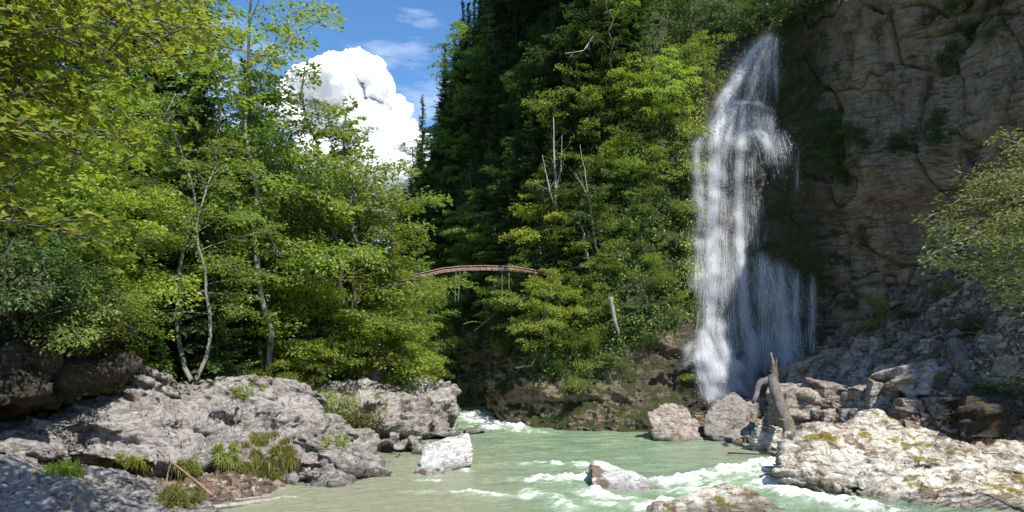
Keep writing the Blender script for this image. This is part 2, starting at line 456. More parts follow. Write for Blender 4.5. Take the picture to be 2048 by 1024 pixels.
# masks: where soil, moss and plants grow on the wall; where the fall wets it and where its foot is darkened
px_, row_ = proj(P1)
nzv = fbm(q * 0.35 + 3, 4)
veg_foot = np.interp(px_, [900, 1030, 1060, 1150, 1250, 1320, 1390, 1400], [650, 712, 750, 765, 725, 690, 640, 300])
veg = np.where(px_ < 1395, sstep(20, -25, row_ - veg_foot + 40 * nzv), 0.0)
veg = np.where((sr > S_G - 1.5) & (zr > 23.5 + nzv), np.maximum(veg, 0.9 * (1 - sstep(cum[9], cum[10], sr))), veg)
veg = np.where(sr > cum[10], np.maximum(veg, sstep(26, 29, zr)), veg)
wet = np.exp(-np.clip(np.abs(px_ - 1475) - 140, 0, None) ** 2 / (2 * 45 ** 2)) * (sr > cum[6])
wet = np.maximum(wet, 0.72 * sstep(1120, 1260, px_) * (px_ < 1420) * sstep(540, 640, row_ + 30 * nzv) * (sr > cum[4]) * (0.55 + 0.45 * sstep(-0.3, 0.3, fbm(q * 0.5 + 8, 3))))  # same mask also darkens and smooths the cliff foot left of the fall
moss = wet * 0.16 + 0.10 * np.exp(-((px_ - 1625) / 60) ** 2) + 0.12 * np.exp(-((row_ - 545) / 40) ** 2) * sstep(1560, 1600, px_) * (px_ < 1760)
moss = np.where(px_ < 1400, 0.16, moss)
warm = sstep(1500, 1650, px_) * 1.0

t = NT('gorge_wall')
v = coords(t); vs = coords(t, scale=(0.45, 0.45, 3.2), rot=(0, 0.16, 0))
n1 = t.noise(v, 0.35, 6, 0.65); n2 = t.noise(v, 3.2, 9, 0.72); n3 = t.noise(vs, 1.6, 7, 0.65, 0.8); n4 = t.noise(v, 16, 4, 0.7)
c = t.mix(t.ramp(n1, [(0.35, 0.0), (0.62, 1.0)]), (0.26, 0.18, 0.112), (0.45, 0.34, 0.235))
c = t.mix(t.ramp(n2, [(0.45, 0.0), (0.72, 0.9)]), c, (0.56, 0.43, 0.31))
c = t.mix(t.ramp(n3, [(0.28, 0.9), (0.47, 0.0)]), c, (0.045, 0.035, 0.027))
sv = t.noise(coords(t, scale=(1.6, 1.6, 0.16)), 0.9, 6, 0.65)
c = t.mix(t.ramp(sv, [(0.50, 0.0), (0.66, 0.62)]), c, (0.06, 0.052, 0.042))
ln = t.noise(coords(t, scale=(0.25, 0.25, 5.0), rot=(0, 0.16, 0)), 2.2, 5, 0.55, 0.3)
c = t.mix(t.ramp(ln, [(0.32, 0.75), (0.42, 0.0)]), c, (0.05, 0.04, 0.03))
red = t.noise(v, 0.22, 4, 0.55)
c = t.mix(t.ramp(red, [(0.60, 0.0), (0.70, 0.6)]), c, (0.16, 0.075, 0.05))
c = t.mix(t.math('MULTIPLY', t.ramp(n4, [(0.32, 1.0), (0.45, 0.0)]), 0.7), c, (0.04, 0.033, 0.027))
c = t.mix(t.math('MULTIPLY', t.attr('wet'), 0.82), c, t.mix(n2, (0.020, 0.020, 0.016), (0.075, 0.066, 0.055)))
geo = t.n('ShaderNodeNewGeometry')
nz = t.node('ShaderNodeSeparateXYZ', {0: geo.outputs['Normal']}).outputs[2]
mf = t.math('ADD', t.math('ADD', t.math('MULTIPLY', nz, 0.22), t.noise(v, 1.1, 8, 0.75)), t.attr('moss'))
c = t.mix(t.ramp(mf, [(0.66, 0.0), (0.76, 1.0)]), c, t.mix(t.noise(v, 7, 5), (0.022, 0.032, 0.008), (0.075, 0.085, 0.018)))
soil = t.mix(t.ramp(n2, [(0.4, 0.0), (0.65, 1.0)]), (0.030, 0.040, 0.016), (0.075, 0.10, 0.030))
c = t.mix(t.math('MULTIPLY', t.attr('veg'), t.ramp(n1, [(0.2, 0.75), (0.4, 1.0)])), c, soil)
h = t.math('ADD', t.math('ADD', t.math('MULTIPLY', n2, 0.9), t.math('MULTIPLY', n4, 0.3)), n3)
ro = t.math('SUBTRACT', 0.9, t.math('MULTIPLY', t.attr('wet'), 0.5))
p = t.node('ShaderNodeBsdfPrincipled', {'Base Color': c, 'Roughness': ro, 'Normal': t.bump(h, 1.0, 0.24), 'Specular IOR Level': 0.35})
M['wall'] = t.done(p.outputs[0])

cl = link('cliff', mesh('cliff', P1, grid_quads(len(su), NV)[:, ::-1], attrs={'veg': veg, 'wet': wet, 'moss': moss}, mats=[M['wall']]))
tag(cl, 'steep rock wall of the gorge with overhanging brown beds and wooded slope', kind='structure')

# ------------------------------------------------------------------ ground (one sheet) and river
YK = np.array([-40, 0, 15, 21, 23, 25, 30, 38, 45, 56, 66, 78, 90, 130, 400])
XLK = np.array([-12, -9, -8.7, -8.3, -6.5, -6.2, -5.8, -5.4, -4.6, -5.2, -9.5, -17, -27, -60, -300])
XRK = np.array([24, 22, 18, 17, 16, 14.5, 12.5, 8.5, 2.2, 0.4, -3.0, -10, -18, -50, -290])

def ground(x, y):
    x = np.asarray(x, float); y = np.asarray(y, float)
    xl = np.interp(y, YK, XLK); xr = np.interp(y, YK, XRK)
    dl = xl - x; dr = x - xr
    Q = np.stack([x, y, 0 * x], -1).reshape(-1, 3)
    nz = fbm(Q * 0.12, 4).reshape(x.shape); nf = fbm(Q * 0.8, 3).reshape(x.shape)
    steep = 0.02 + 0.40 * sstep(25, 38, y)
    left = 0.15 + steep * np.maximum(dl - 1.0, 0) + 0.25 * np.maximum(dl - 16, 0)
    left = left + 0.7 * nz * sstep(1, 8, dl) * sstep(24, 34, y) + 0.12 * nf
    left = np.minimum(left, 40 + 8 * nz)
    talus = 0.78 * x + 0.05 * y - 11.5 + 0.4 * nz - 0.7 * np.clip(30 - y, 0, 14)
    right = np.maximum(0.15 + 0.10 * np.maximum(dr, 0) + 0.15 * nf, 0)
    k = 1.2
    right = np.log(np.exp(k * np.clip(right, -20, 20)) + np.exp(k * np.clip(talus, -20, 20))) / k
    right = np.minimum(right, 12.5) - 0.25
    bed = -0.9 + 0.15 * nf
    z = np.where(dl > 0, bed + (left - bed) * sstep(0, 1.4, dl), np.where(dr > 0, bed + (right - bed) * sstep(0, 1.6, dr), bed))
    return z + 20 * sstep(120, 500, np.hypot(x, y)) * np.where(dl > 0, 1, 0.0)

def ground_hit(px, row, y0=14, y1=90):
    ys = np.linspace(y0, y1, 2400)
    p = W(px, row, 1.0)
    x = (px - 1024) / F * ys; z = CAM_Z - (row - HORIZON) / F * ys
    g = np.maximum(ground(x, ys), 0)
    k = np.argmax(g >= z)
    return np.array([x[k], ys[k], g[k]])

ux = np.sinh(np.linspace(-4.9, 4.9, 520)); ux = ux / ux[-1] * 900
uy = np.concatenate([-np.sinh(np.linspace(3.8, 0.05, 50)) / np.sinh(3.8) * 600, np.linspace(1, 70, 300), 70 + np.sinh(np.linspace(0.05, 4.2, 90)) / np.sinh(4.2) * 900])
GX, GY = np.meshgrid(ux, uy, indexing='ij')
GZ = ground(GX, GY)
gv = np.stack([GX, GY, GZ], -1).reshape(-1, 3)
t = NT('earth')
v = coords(t)
n1 = t.noise(v, 0.8, 6, 0.65); n2 = t.noise(v, 9, 7, 0.7)
soil = t.mix(t.ramp(n2, [(0.35, 0.0), (0.7, 1.0)]), (0.028, 0.024, 0.014), (0.10, 0.085, 0.05))
c = t.mix(t.ramp(n1, [(0.42, 0.0), (0.56, 1.0)]), soil, t.mix(n2, (0.035, 0.05, 0.012), (0.10, 0.13, 0.03)))
c = t.mix(t.attr('gravel'), c, t.mix(t.ramp(n2, [(0.35, 0.0), (0.7, 1.0)]), (0.075, 0.062, 0.05), (0.20, 0.17, 0.14)))
p = t.node('ShaderNodeBsdfPrincipled', {'Base Color': c, 'Roughness': 0.95, 'Normal': t.bump(n2, 1.0, 0.15)})
M['earth'] = t.done(p.outputs[0])
gravel = ((gv[:, 0] > np.interp(gv[:, 1], YK, XRK) - 2) | (gv[:, 2] < 0.3)).astype(float)
tag(link('ground', mesh('ground', gv, grid_quads(len(ux), len(uy)), attrs={'gravel': gravel}, mats=[M['earth']])), 'mossy earth banks and talus floor of the gorge', kind='structure')

# river surface
RX = np.linspace(-1, 1, 560)
RY = 6.0 * (110 / 6.0) ** np.linspace(0, 1, 760)
UU, YY = np.meshgrid(RX, RY, indexing='ij')
xl = np.interp(YY, YK, XLK) - 5.0; xr = np.interp(YY, YK, XRK) + 4.0
XX = xl + (xr - xl) * (UU + 1) / 2
rp = np.stack([XX, YY, 0 * XX], -1).reshape(-1, 3)
rpx, rrow = proj(rp)
def blob(px, row, sx, sy, a=1.0, ang=0.0):
    dx, dy = rpx - px, rrow - row
    ca, sa = math.cos(R(ang)), math.sin(R(ang))
    return a * np.exp(-((dx * ca + dy * sa) / sx) ** 2 - ((-dx * sa + dy * ca) / sy) ** 2)
foam = 0
for b_ in [(985, 846, 75, 6, 1.3, 6), (950, 836, 45, 5, .9, 0), (1060, 866, 60, 4, .45, 0), (960, 819, 60, 3, .8, 0), (990, 857, 60, 5, .8, 3), (1095, 960, 62, 6, 1.25, 0),
           (1170, 957, 30, 4, .9, 0), (1120, 929, 75, 5, .75, 2), (1000, 930, 60, 6, .3, 0), (965, 990, 60, 6, .9, 4), (1060, 990, 26, 11, .65, 0),
           (1115, 1005, 35, 16, .65, 30), (1180, 985, 50, 14, .5, 10), (1350, 962, 70, 8, .85, -6), (1430, 947, 60, 9, 1.1, -10),
           (1500, 936, 55, 10, 1.35, -8), (1555, 928, 40, 11, 1.3, -8), (1400, 975, 120, 12, .7, 0), (1530, 960, 60, 16, .75, 0), (1590, 985, 60, 9, .8, 12),
           (1650, 1003, 80, 8, .9, 10), (1750, 1018, 90, 7, .95, 6), (1220, 1010, 90, 12, .5, 0), (865, 950, 45, 6, .45, 0), (1240, 1000, 60, 7, .55, 10),
           (850, 985, 60, 4, .3, 0), (1300, 890, 200, 6, .18, 0), (1180, 880, 120, 4, .22, 0), (1340, 1018, 60, 6, .6, 0), (1175, 940, 20, 16, .4, 0), (1195, 990, 26, 5, .9, 8), (1330, 1003, 34, 4, .9, 2), (855, 962, 34, 3, .7, 0), (930, 941, 20, 3, .6, 0), (1600, 992, 40, 4, .9, 5), (1360, 985, 40, 5, .7, 0), (1300, 1015, 30, 6, .8, -20), (1700, 1006, 60, 5, .8, 5), (1060, 905, 40, 3, .25, 0), (1250, 915, 60, 3, .2, 0)]:
    foam = foam + blob(*b_)
sq = rp * np.array([1.3, 2.6, 1])
fl = fbm(sq * 1.1, 5, 0.6); fl2 = ridged(np.stack([rp[:, 0] * 1.2, rp[:, 1] * 3.0, 0 * fl], 1), 4, 0.6)
turb = np.clip(foam, 0, 1)
fo = np.clip(foam * (0.42 + 0.45 * (fl2 - 0.9)) * 1.25 + foam * fl * 0.75, 0, 1.0)
wave = 0.035 * fbm(rp * np.array([0.8, 1.8, 1]), 4) + 0.022 * fbm(rp * np.array([3, 6.5, 1]) + 9, 3)
wave += turb * (0.20 * fbm(rp * np.array([1.1, 2.4, 1]) + 4, 4, 0.6) + 0.05) + 0.06 * fo
wave *= 1 - 0.5 * sstep(50, 90, rp[:, 1])
step = 0.35 * sstep(45, 53, rp[:, 1])
rp[:, 2] = wave + step
shallow = sstep(0.9, 0.0, (rpx - (np.interp(rrow, [860, 900, 940, 980, 1024], [930, 960, 1000, 990, 1010]))) / 260 + 0.35) * sstep(860, 910, rrow)
shallow = np.maximum(shallow, np.exp(-((rpx - 1480) / 120) ** 2 - ((rrow - 905) / 16) ** 2) * 0.9)
shallow = np.maximum(shallow, np.exp(-((rpx - 1000) / 90) ** 2 - ((rrow - 978) / 10) ** 2) * 0.8)
shallow = np.clip(shallow + 0.18 * fl, 0, 1)
t = NT('river_water')
v = coords(t, scale=(1, 2.4, 1))
n1 = t.noise(v, 0.5, 5, 0.6, 0.5); n2 = t.noise(v, 2.2, 6, 0.65, 0.4); n3 = t.noise(v, 9, 5, 0.6)
c = t.mix(t.ramp(n1, [(0.35, 0.0), (0.65, 1.0)]), (0.14, 0.225, 0.14), (0.27, 0.355, 0.225))
c = t.mix(t.attr('shallow'), c, t.mix(n2, (0.21, 0.225, 0.145), (0.32, 0.335, 0.225)))
ff = t.math('ADD', t.attr('foam'), t.math('MULTIPLY', t.math('SUBTRACT', n3, 0.5), 0.7))
ff = t.math('MULTIPLY', ff, t.math('GREATER_THAN', t.attr('foam'), 0.04))
ff = t.math('ADD', ff, t.math('MULTIPLY', t.math('SUBTRACT', t.noise(coords(t, scale=(1.2, 4.5, 1)), 7, 6, 0.7), 0.5), 0.9))
fc = t.ramp(ff, [(0.30, 0.0), (1.05, 1.0)])
c = t.mix(t.ramp(t.attr('foam'), [(0.05, 0.0), (0.5, 0.45)]), c, (0.42, 0.52, 0.38))
c = t.mix(fc, c, (0.86, 0.88, 0.86))
ro = t.math('ADD', 0.10, t.math('MULTIPLY', fc, 0.6))
h = t.math('ADD', t.math('MULTIPLY', n2, 0.6), t.math('MULTIPLY', n3, 0.28))
p = t.node('ShaderNodeBsdfPrincipled', {'Base Color': c, 'Roughness': ro, 'IOR': 1.33, 'Normal': t.bump(h, 0.55, 0.22)})
M['water'] = t.done(p.outputs[0])
tag(link('river', mesh('river', rp, grid_quads(len(RX), len(RY)), attrs={'foam': fo, 'shallow': shallow}, mats=[M['water']])), 'milky green mountain river with white rapids', kind='structure')

# ------------------------------------------------------------------ rocks
def hull(pts):
    bm = bmesh.new()
    for p_ in pts: bm.verts.new(p_)
    r = bmesh.ops.convex_hull(bm, input=bm.verts)
    bmesh.ops.delete(bm, geom=[e for e in r['geom_interior'] if isinstance(e, bmesh.types.BMVert)], context='VERTS')
    me = bpy.data.meshes.new('hull'); bm.to_mesh(me); bm.free()
    return me

def remeshed(hulls, voxel):
    """union of convex blocks as one evenly meshed closed surface -> verts, normals, quads"""
    bm = bmesh.new()
    for pts in hulls:
        m_ = hull(pts); bm.from_mesh(m_); bpy.data.meshes.remove(m_)
    me = bpy.data.meshes.new('blocks'); bm.to_mesh(me); bm.free()
    o = bpy.data.objects.new('blocks', me); COL.objects.link(o)
    md = o.modifiers.new('r', 'REMESH'); md.mode = 'VOXEL'; md.voxel_size = voxel; md.use_smooth_shade = True
    sm = o.modifiers.new('s', 'SMOOTH'); sm.factor = 0.5; sm.iterations = 4
    dg = bpy.context.evaluated_depsgraph_get()
    ev = bpy.data.meshes.new_from_object(o.evaluated_get(dg))
    n = len(ev.vertices)
    V = np.empty(n * 3, np.float32); ev.vertices.foreach_get('co', V)
    N = np.empty(n * 3, np.float32); ev.vertices.foreach_get('normal', N)
    k = np.empty(len(ev.polygons), np.int32); ev.polygons.foreach_get('loop_total', k)
    li = np.empty(len(ev.loops), np.int32); ev.loops.foreach_get('vertex_index', li)
    st = np.concatenate([[0], np.cumsum(k)[:-1]])
    polys = [li[st[k == c][:, None] + np.arange(c)] for c in np.unique(k)]
    COL.objects.unlink(o); bpy.data.objects.remove(o); bpy.data.meshes.remove(me); bpy.data.meshes.remove(ev)
    return V.reshape(-1, 3).astype(float), N.reshape(-1, 3).astype(float), polys

def rock_displace(V, N, amp=0.3, scale=1.0, strata=None, sgap=0.55, samp=0.5, pits=0.25, seed=0.0):
    Q = V * scale + seed
    wob = np.stack([fbm(Q * 0.8 + 5, 2), fbm(Q * 0.8 + 25, 2), fbm(Q * 0.8 + 45, 2)], 1)
    f1, f2, cid = worley(Q * np.array([0.7, 0.7, 1.0]) + 0.25 * wob)
    g1, g2, gid = worley(Q * np.array([1.9, 1.9, 3.0]) + 0.3 * wob)
    d = amp * (1.0 * fbm(Q * 0.45, 3, 0.5) + 0.75 * (cid - 0.5) + 0.32 * (gid - 0.5))
    d -= amp * 0.35 * np.exp(-((f2 - f1) / 0.05) ** 2) * (cid > 0.5) + amp * 0.12 * np.exp(-((g2 - g1) / 0.06) ** 2) * (gid > 0.6)
    d += amp * 0.22 * fbm(np.stack([Q[:, 0] * 0.8, Q[:, 1] * 0.8, Q[:, 2] * 3.0], 1) * 1.8 + 3, 4, 0.6)
    if strata is not None:
        sn = np.asarray(strata, float); sn /= np.linalg.norm(sn)
        tt = (V @ sn) / sgap + 0.8 * fbm(V * 0.22 * scale + seed, 3)
        fr = tt - np.floor(tt)
        k_ = np.floor(tt).astype(int)
        cell = RND[(k_ * 13 + 5) & 4095, 1]; on = RND[(k_ * 17 + 9) & 4095, 2]
        mk = sstep(-0.25, 0.15, fbm(V * 0.35 + seed + 70, 2))
        steepness = np.clip(1.25 - np.abs(N @ sn), 0.15, 1)
        saw = (fr - 0.5) * 1.1 - 0.9 * np.exp(-(fr / 0.07) ** 2)
        d += samp * amp * steepness * mk * (1.1 * (cell - 0.5) + (0.5 + 0.9 * on) * saw)
        t2 = tt * 3.3 + 0.4 * fbm(V * 0.9 + seed, 2); f3 = t2 - np.floor(t2)
        d -= samp * amp * 0.22 * steepness * np.exp(-(np.minimum(f3, 1 - f3) / 0.12) ** 2)
    d -= pits * amp * 0.8 * np.clip(ridged(Q * 2.6, 3, 0.6) - 1.35, 0, 1)
    d += 0.06 * amp * fbm(Q * 6.0, 3, 0.65)
    return V + N * d[:, None]

def knobs(hulls, n, size, strata, seed):
    """bedded blocks half sunk into the faces of the hulls"""
    r_ = np.random.RandomState(seed); out = []
    sn = np.asarray(strata if strata is not None else (0, 0, 1), float); sn /= np.linalg.norm(sn)
    faces = []
    for h_ in hulls:
        me = hull(h_)
        for p_ in me.polygons:
            if p_.normal.z > -0.35 and p_.normal.y < 0.45:
                faces.append((p_.area, [np.array(me.vertices[i].co) for i in p_.vertices]))
        bpy.data.meshes.remove(me)
    w = np.array([f_[0] for f_ in faces]); w /= w.sum()
    for k in range(n):
        vs_ = faces[r_.choice(len(faces), p=w)][1]
        b_ = r_.dirichlet(np.ones(len(vs_))); c = sum(x * y for x, y in zip(vs_, b_))
        a = r_.normal(size=3); a -= a @ sn * sn; a /= np.linalg.norm(a); b2 = np.cross(sn, a)
        sz = size * r_.uniform(0.35, 1.3); dx, dy, dz = sz * r_.uniform(.7, 1.3), sz * r_.uniform(.5, 1.0), sz * r_.uniform(.12, .38)
        c = c - sn * 0.0 - 0.25 * sz * np.array([0, -1, 0.3]) * 0.5
        out.append([c + a * x * dx * r_.uniform(.7, 1) + b2 * y * dy * r_.uniform(.7, 1) + sn * z * dz * r_.uniform(.6, 1) for x in (-1, 1) for y in (-1, 1) for z in (-1, 1)])
    return out

def rock(name, hulls, mat, label, cat='rock', voxel=0.09, group=None, stain=None, knob=None, **kw):
    if knob: hulls = hulls + knobs(hulls, knob[0], knob[1], kw.get('strata'), knob[0] + len(label))
    V, N, polys = remeshed(hulls, voxel)
    V = rock_displace(V, N, **kw)
    at_ = None
    if mat is M['white_rock']:
        at_ = {'stain': np.zeros(len(V)) if stain is None else np.max([np.exp(-((np.linalg.norm((V - c_) * [1, .6, 1], axis=1) / r_) ** 2)) for c_, r_ in stain], 0)}
    o = link(name, mesh(name, V, polys, attrs=at_, mats=[mat]))
    return tag(o, label, cat, group)

def Ws(*a): return [W(*p_) for p_ in a]

rock('rock_slab', [Ws((-200, 905, 17.5), (0, 908, 19), (100, 935, 19.3), (180, 950, 19.6), (300, 952, 19.5), (380, 975, 19), (440, 1015, 18.5), (400, 1060, 17.5), (200, 1100, 15.5), (-100, 1100, 14), (-350, 1000, 14), (-200, 1030, 19.5), (430, 1060, 20), (200, 1000, 21.5), (0, 960, 21.5), (300, 1200, 17), (-300, 1300, 14))],
     M['grey_rock'], 'low grey limestone slab filling the bottom left corner', voxel=0.055, knob=(35, 0.4), amp=0.20, strata=(0.1, 0.3, 1), sgap=0.30, samp=0.6, scale=1.5, pits=0.6)
rock('rock_outcrop', [
    Ws((70, 850, 25), (120, 810, 26), (185, 765, 27.5), (240, 745, 28.5), (298, 750, 28.5), (308, 790, 26.5), (345, 840, 25.5), (360, 925, 25.2), (250, 925, 24.6), (120, 930, 24.5), (60, 900, 24), (60, 850, 29), (240, 770, 31), (330, 800, 31), (240, 950, 26), (90, 950, 26)),
    Ws((-260, 780, 23), (-100, 830, 23), (60, 860, 24), (130, 850, 24.5), (150, 920, 23.4), (0, 905, 21.8), (-250, 930, 21), (-250, 900, 27), (140, 900, 28)),
    Ws((300, 800, 28), (400, 785, 30), (480, 748, 32), (560, 757, 32.5), (618, 790, 32), (655, 850, 29.5), (640, 925, 27), (560, 945, 26.4), (430, 925, 25.8), (330, 920, 25.2), (320, 860, 25.8), (400, 800, 35), (600, 800, 35), (450, 960, 28), (620, 960, 28), (320, 930, 28)),
    Ws((560, 850, 30), (620, 840, 30.5), (700, 865, 30.5), (765, 920, 29.5), (775, 945, 28.5), (740, 975, 26.2), (700, 990, 24.8), (640, 980, 25), (560, 955, 25.4), (520, 930, 26), (560, 1000, 27), (760, 980, 30), (600, 960, 31))],
     M['grey_rock'], 'huge pale pitted limestone outcrop along the left bank', 'rock outcrop', voxel=0.08, knob=(150, 0.72), amp=0.34, strata=(0.25, 0.35, 1), sgap=0.8, samp=1.0, scale=0.9, pits=1.2)
rock('bedrock_ledge', [
    Ws((628, 800, 36.5), (640, 785, 37), (700, 772, 38), (760, 775, 38), (830, 790, 37.5), (880, 800, 38), (905, 845, 38), (912, 880, 37.5), (850, 872, 37), (780, 850, 36.2), (700, 828, 35.8), (640, 815, 36), (650, 820, 42), (900, 870, 42), (640, 860, 37), (780, 900, 38)),
    Ws((722, 728, 41), (760, 722, 42), (810, 733, 42.5), (860, 755, 42), (890, 790, 41), (915, 835, 40), (918, 882, 38.8), (880, 885, 38.5), (800, 800, 38.5), (720, 775, 39), (740, 740, 46), (900, 860, 46), (900, 890, 46)),
    Ws((600, 850, 33), (680, 858, 34.5), (760, 885, 35), (840, 900, 34.5), (850, 915, 33), (770, 935, 30), (700, 900, 31), (600, 880, 33), (620, 900, 38), (860, 910, 40), (700, 960, 33))],
     M['ledge_rock'], 'tilted brown streaked ledge of bedded rock jutting into the river at the gorge mouth', 'rock ledge', voxel=0.085, knob=(60, 0.85), amp=0.34, strata=(-0.35, 0.1, 1), sgap=0.8, samp=0.9, pits=0.6)
rock('white_rock', [Ws((838, 930, 28.8), (848, 892, 29.8), (868, 882, 30.3), (905, 880, 30.2), (936, 868, 30.2), (944, 900, 29.3), (943, 928, 29), (900, 942, 28.2), (860, 938, 28.2), (850, 930, 31.5), (940, 915, 31.8), (900, 960, 29.5)),
                    Ws((832, 940, 27.4), (845, 925, 27.9), (872, 922, 28.0), (888, 936, 27.6), (884, 958, 27.0), (836, 958, 27.0), (850, 955, 28.6), (880, 950, 28.6), (860, 975, 27.5))],
     M['white_rock'], 'smooth chalk-white rock at the foot of the brown ledge', voxel=0.05, stain=[(W(845, 948, 27.2), 0.22), (W(875, 940, 27.4), 0.12), (W(915, 908, 28.6), 0.13), (W(870, 925, 28.2), 0.12)], amp=0.14, scale=1.2, pits=0.2)
rock('overhanging_rock', [
    Ws((-300, 560, 22), (0, 600, 24), (150, 650, 25.5), (215, 690, 26.5), (222, 730, 26.5), (150, 770, 25.5), (60, 800, 24.5), (-20, 825, 23), (-300, 850, 20), (-300, 560, 32), (150, 640, 33), (220, 700, 31), (60, 800, 29), (-300, 850, 28))],
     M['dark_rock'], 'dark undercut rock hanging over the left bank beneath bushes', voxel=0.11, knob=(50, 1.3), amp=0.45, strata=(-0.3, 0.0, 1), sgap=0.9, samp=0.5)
rock('bank_rock', [Ws((372, 735, 36), (385, 712, 37), (415, 708, 37.5), (432, 728, 37), (428, 752, 36), (375, 758, 35.6), (380, 760, 39), (430, 750, 39))],
     M['grey_rock'], 'small grey rock poking out of the grassy slope above the outcrop', voxel=0.06, amp=0.2, pits=0.5)
rock('bank_rock', [Ws((412, 690, 39), (430, 672, 40), (448, 676, 40), (455, 700, 39.3), (418, 705, 39), (420, 705, 42), (450, 700, 42))],
     M['grey_rock'], 'grey stone higher on the grassy slope beside the leafy tree', voxel=0.06, amp=0.2, pits=0.5)
rock('river_rock', [Ws((1180, 928, 25.6), (1187, 922, 26.2), (1218, 928, 26.4), (1262, 948, 26.2), (1310, 968, 25.6), (1345, 985, 24.9), (1330, 1000, 24.2), (1262, 996, 23.8), (1200, 982, 24.0), (1185, 970, 24.4), (1350, 996, 24.0), (1184, 935, 27.5), (1270, 955, 27.4), (1350, 988, 26), (1190, 1020, 25), (1240, 1040, 24.6), (1340, 1040, 24.6))],
     M['white_rock'], 'white wedge-shaped rock rising from mid-river with a brown left end', voxel=0.04, amp=0.10, stain=[(W(1186, 945, 25.3), 0.42), (W(1205, 965, 24.6), 0.28), (W(1200, 935, 25.4), 0.25)], scale=1.4, strata=(0.9, 0.2, 0.4), sgap=0.5, samp=0.4, pits=0.3)
rock('river_rock', [Ws((1290, 1020, 21.2), (1330, 1000, 21.9), (1370, 990, 22.1), (1430, 980, 22.3), (1440, 972, 22.5), (1490, 978, 22.4), (1540, 1000, 22.0), (1575, 1024, 21.4), (1560, 1060, 20.2), (1400, 1080, 19.6), (1290, 1060, 20), (1310, 1030, 23), (1550, 1040, 23.3), (1430, 1020, 24), (1420, 1120, 21))],
     M['lichen_rock'], 'brown-mossed white rock cut off by the bottom edge below the rapids', voxel=0.04, amp=0.17, scale=1.6, pits=0.5)
rock('river_rock', [Ws((925, 858, 40.5), (950, 852, 41), (972, 856, 41), (972, 864, 40), (930, 867, 39.6), (925, 860, 43), (965, 858, 43))],
     M['ledge_rock'], 'flat brown rock at the water below the gorge mouth ledge', voxel=0.06, amp=0.12)
rock('foreground_rock', [
    Ws((1566, 925, 24.9), (1580, 895, 25.6), (1600, 870, 26.3), (1650, 857, 27.0), (1700, 848, 27.6), (1760, 840, 28.2), (1800, 842, 28.6), (1850, 858, 28.6), (1890, 878, 28.4), (1935, 890, 28.2), (1960, 925, 26), (1850, 935, 24.6), (1760, 955, 24.0), (1690, 985, 23.9), (1620, 985, 24.2), (1572, 970, 24.6), (1590, 900, 29), (1850, 880, 30.5), (1700, 1010, 25.5), (1900, 1000, 28)),
    Ws((1690, 905, 25.6), (1740, 890, 26.0), (1900, 888, 26.8), (2060, 898, 26.6), (2160, 905, 26), (2160, 950, 24), (1990, 935, 24.0), (1860, 930, 24.1), (1740, 920, 24.7), (1760, 960, 26), (2100, 960, 28)),
    Ws((1700, 935, 24.6), (1780, 925, 24.6), (1900, 935, 24.2), (2000, 945, 23.8), (2160, 950, 23.4), (2160, 1050, 21.2), (1990, 1040, 21.2), (1880, 1028, 21.6), (1790, 1010, 22.5), (1720, 995, 23.4), (1800, 1000, 26), (2150, 1040, 26), (1760, 1060, 23.4), (1880, 1090, 22.4), (2160, 1120, 22)),],
     M['lichen_rock'], 'massive sunlit white rock with yellow moss along the right foreground', voxel=0.06, amp=0.30, strata=(0.16, 0.25, 1), sgap=0.75, samp=1.7, scale=0.9, pits=0.5)
rock('mossy_rock', [Ws((1935, 895, 27.0), (1990, 885, 27.5), (2048, 882, 27.8), (2120, 885, 28), (2120, 915, 26.4), (2000, 912, 26.3), (1990, 900, 30), (2110, 900, 30))],
     M['lichen_rock'], 'mossy low rock behind the foreground rock at the right edge', voxel=0.06, amp=0.2)
# ------------------------------------------------------------------ plants
def leaf_quads(P, D, N, size, aspect=0.62):
    """diamond leaves: base P, direction D, normal N"""
    D = D / (np.linalg.norm(D, axis=1)[:, None] + 1e-9)
    S = np.cross(D, N); S /= np.linalg.norm(S, axis=1)[:, None] + 1e-9
    Nn = np.cross(S, D)
    s = size[:, None]
    a = P; b = P + D * s * 0.45 + S * s * aspect * 0.5 + Nn * s * 0.06
    c = P + D * s - Nn * s * 0.10; d = P + D * s * 0.45 - S * s * aspect * 0.5 + Nn * s * 0.06
    V = np.stack([a, b, c, d], 1).reshape(-1, 3)
    return V, np.arange(len(V)).reshape(-1, 4)

MAPLE = np.array([(0, 0), (0.16, 0.05), (0.42, -0.02), (0.30, 0.22), (0.52, 0.42), (0.24, 0.50), (0.16, 0.62), (0, 1.0), (-0.16, 0.62), (-0.24, 0.50), (-0.52, 0.42), (-0.30, 0.22), (-0.42, -0.02), (-0.16, 0.05)])
def maple_leaves(P, D, N, size):
    D = D / (np.linalg.norm(D, axis=1)[:, None] + 1e-9)
    S = np.cross(D, N); S /= np.linalg.norm(S, axis=1)[:, None] + 1e-9
    Nn = np.cross(S, D)
    T = MAPLE
    V = P[:, None] + size[:, None, None] * (T[None, :, :1] * S[:, None] + T[None, :, 1:] * D[:, None] + (0.22 * np.abs(T[None, :, :1]) - 0.16 * T[None, :, 1:] ** 2) * Nn[:, None])
    k = len(T)
    half1 = np.arange(0, 8); half2 = np.array([0, 7, 8, 9, 10, 11, 12, 13])
    base = (np.arange(len(P)) * k)[:, None]
    return V.reshape(-1, 3), np.concatenate([base + half1, base + half2])

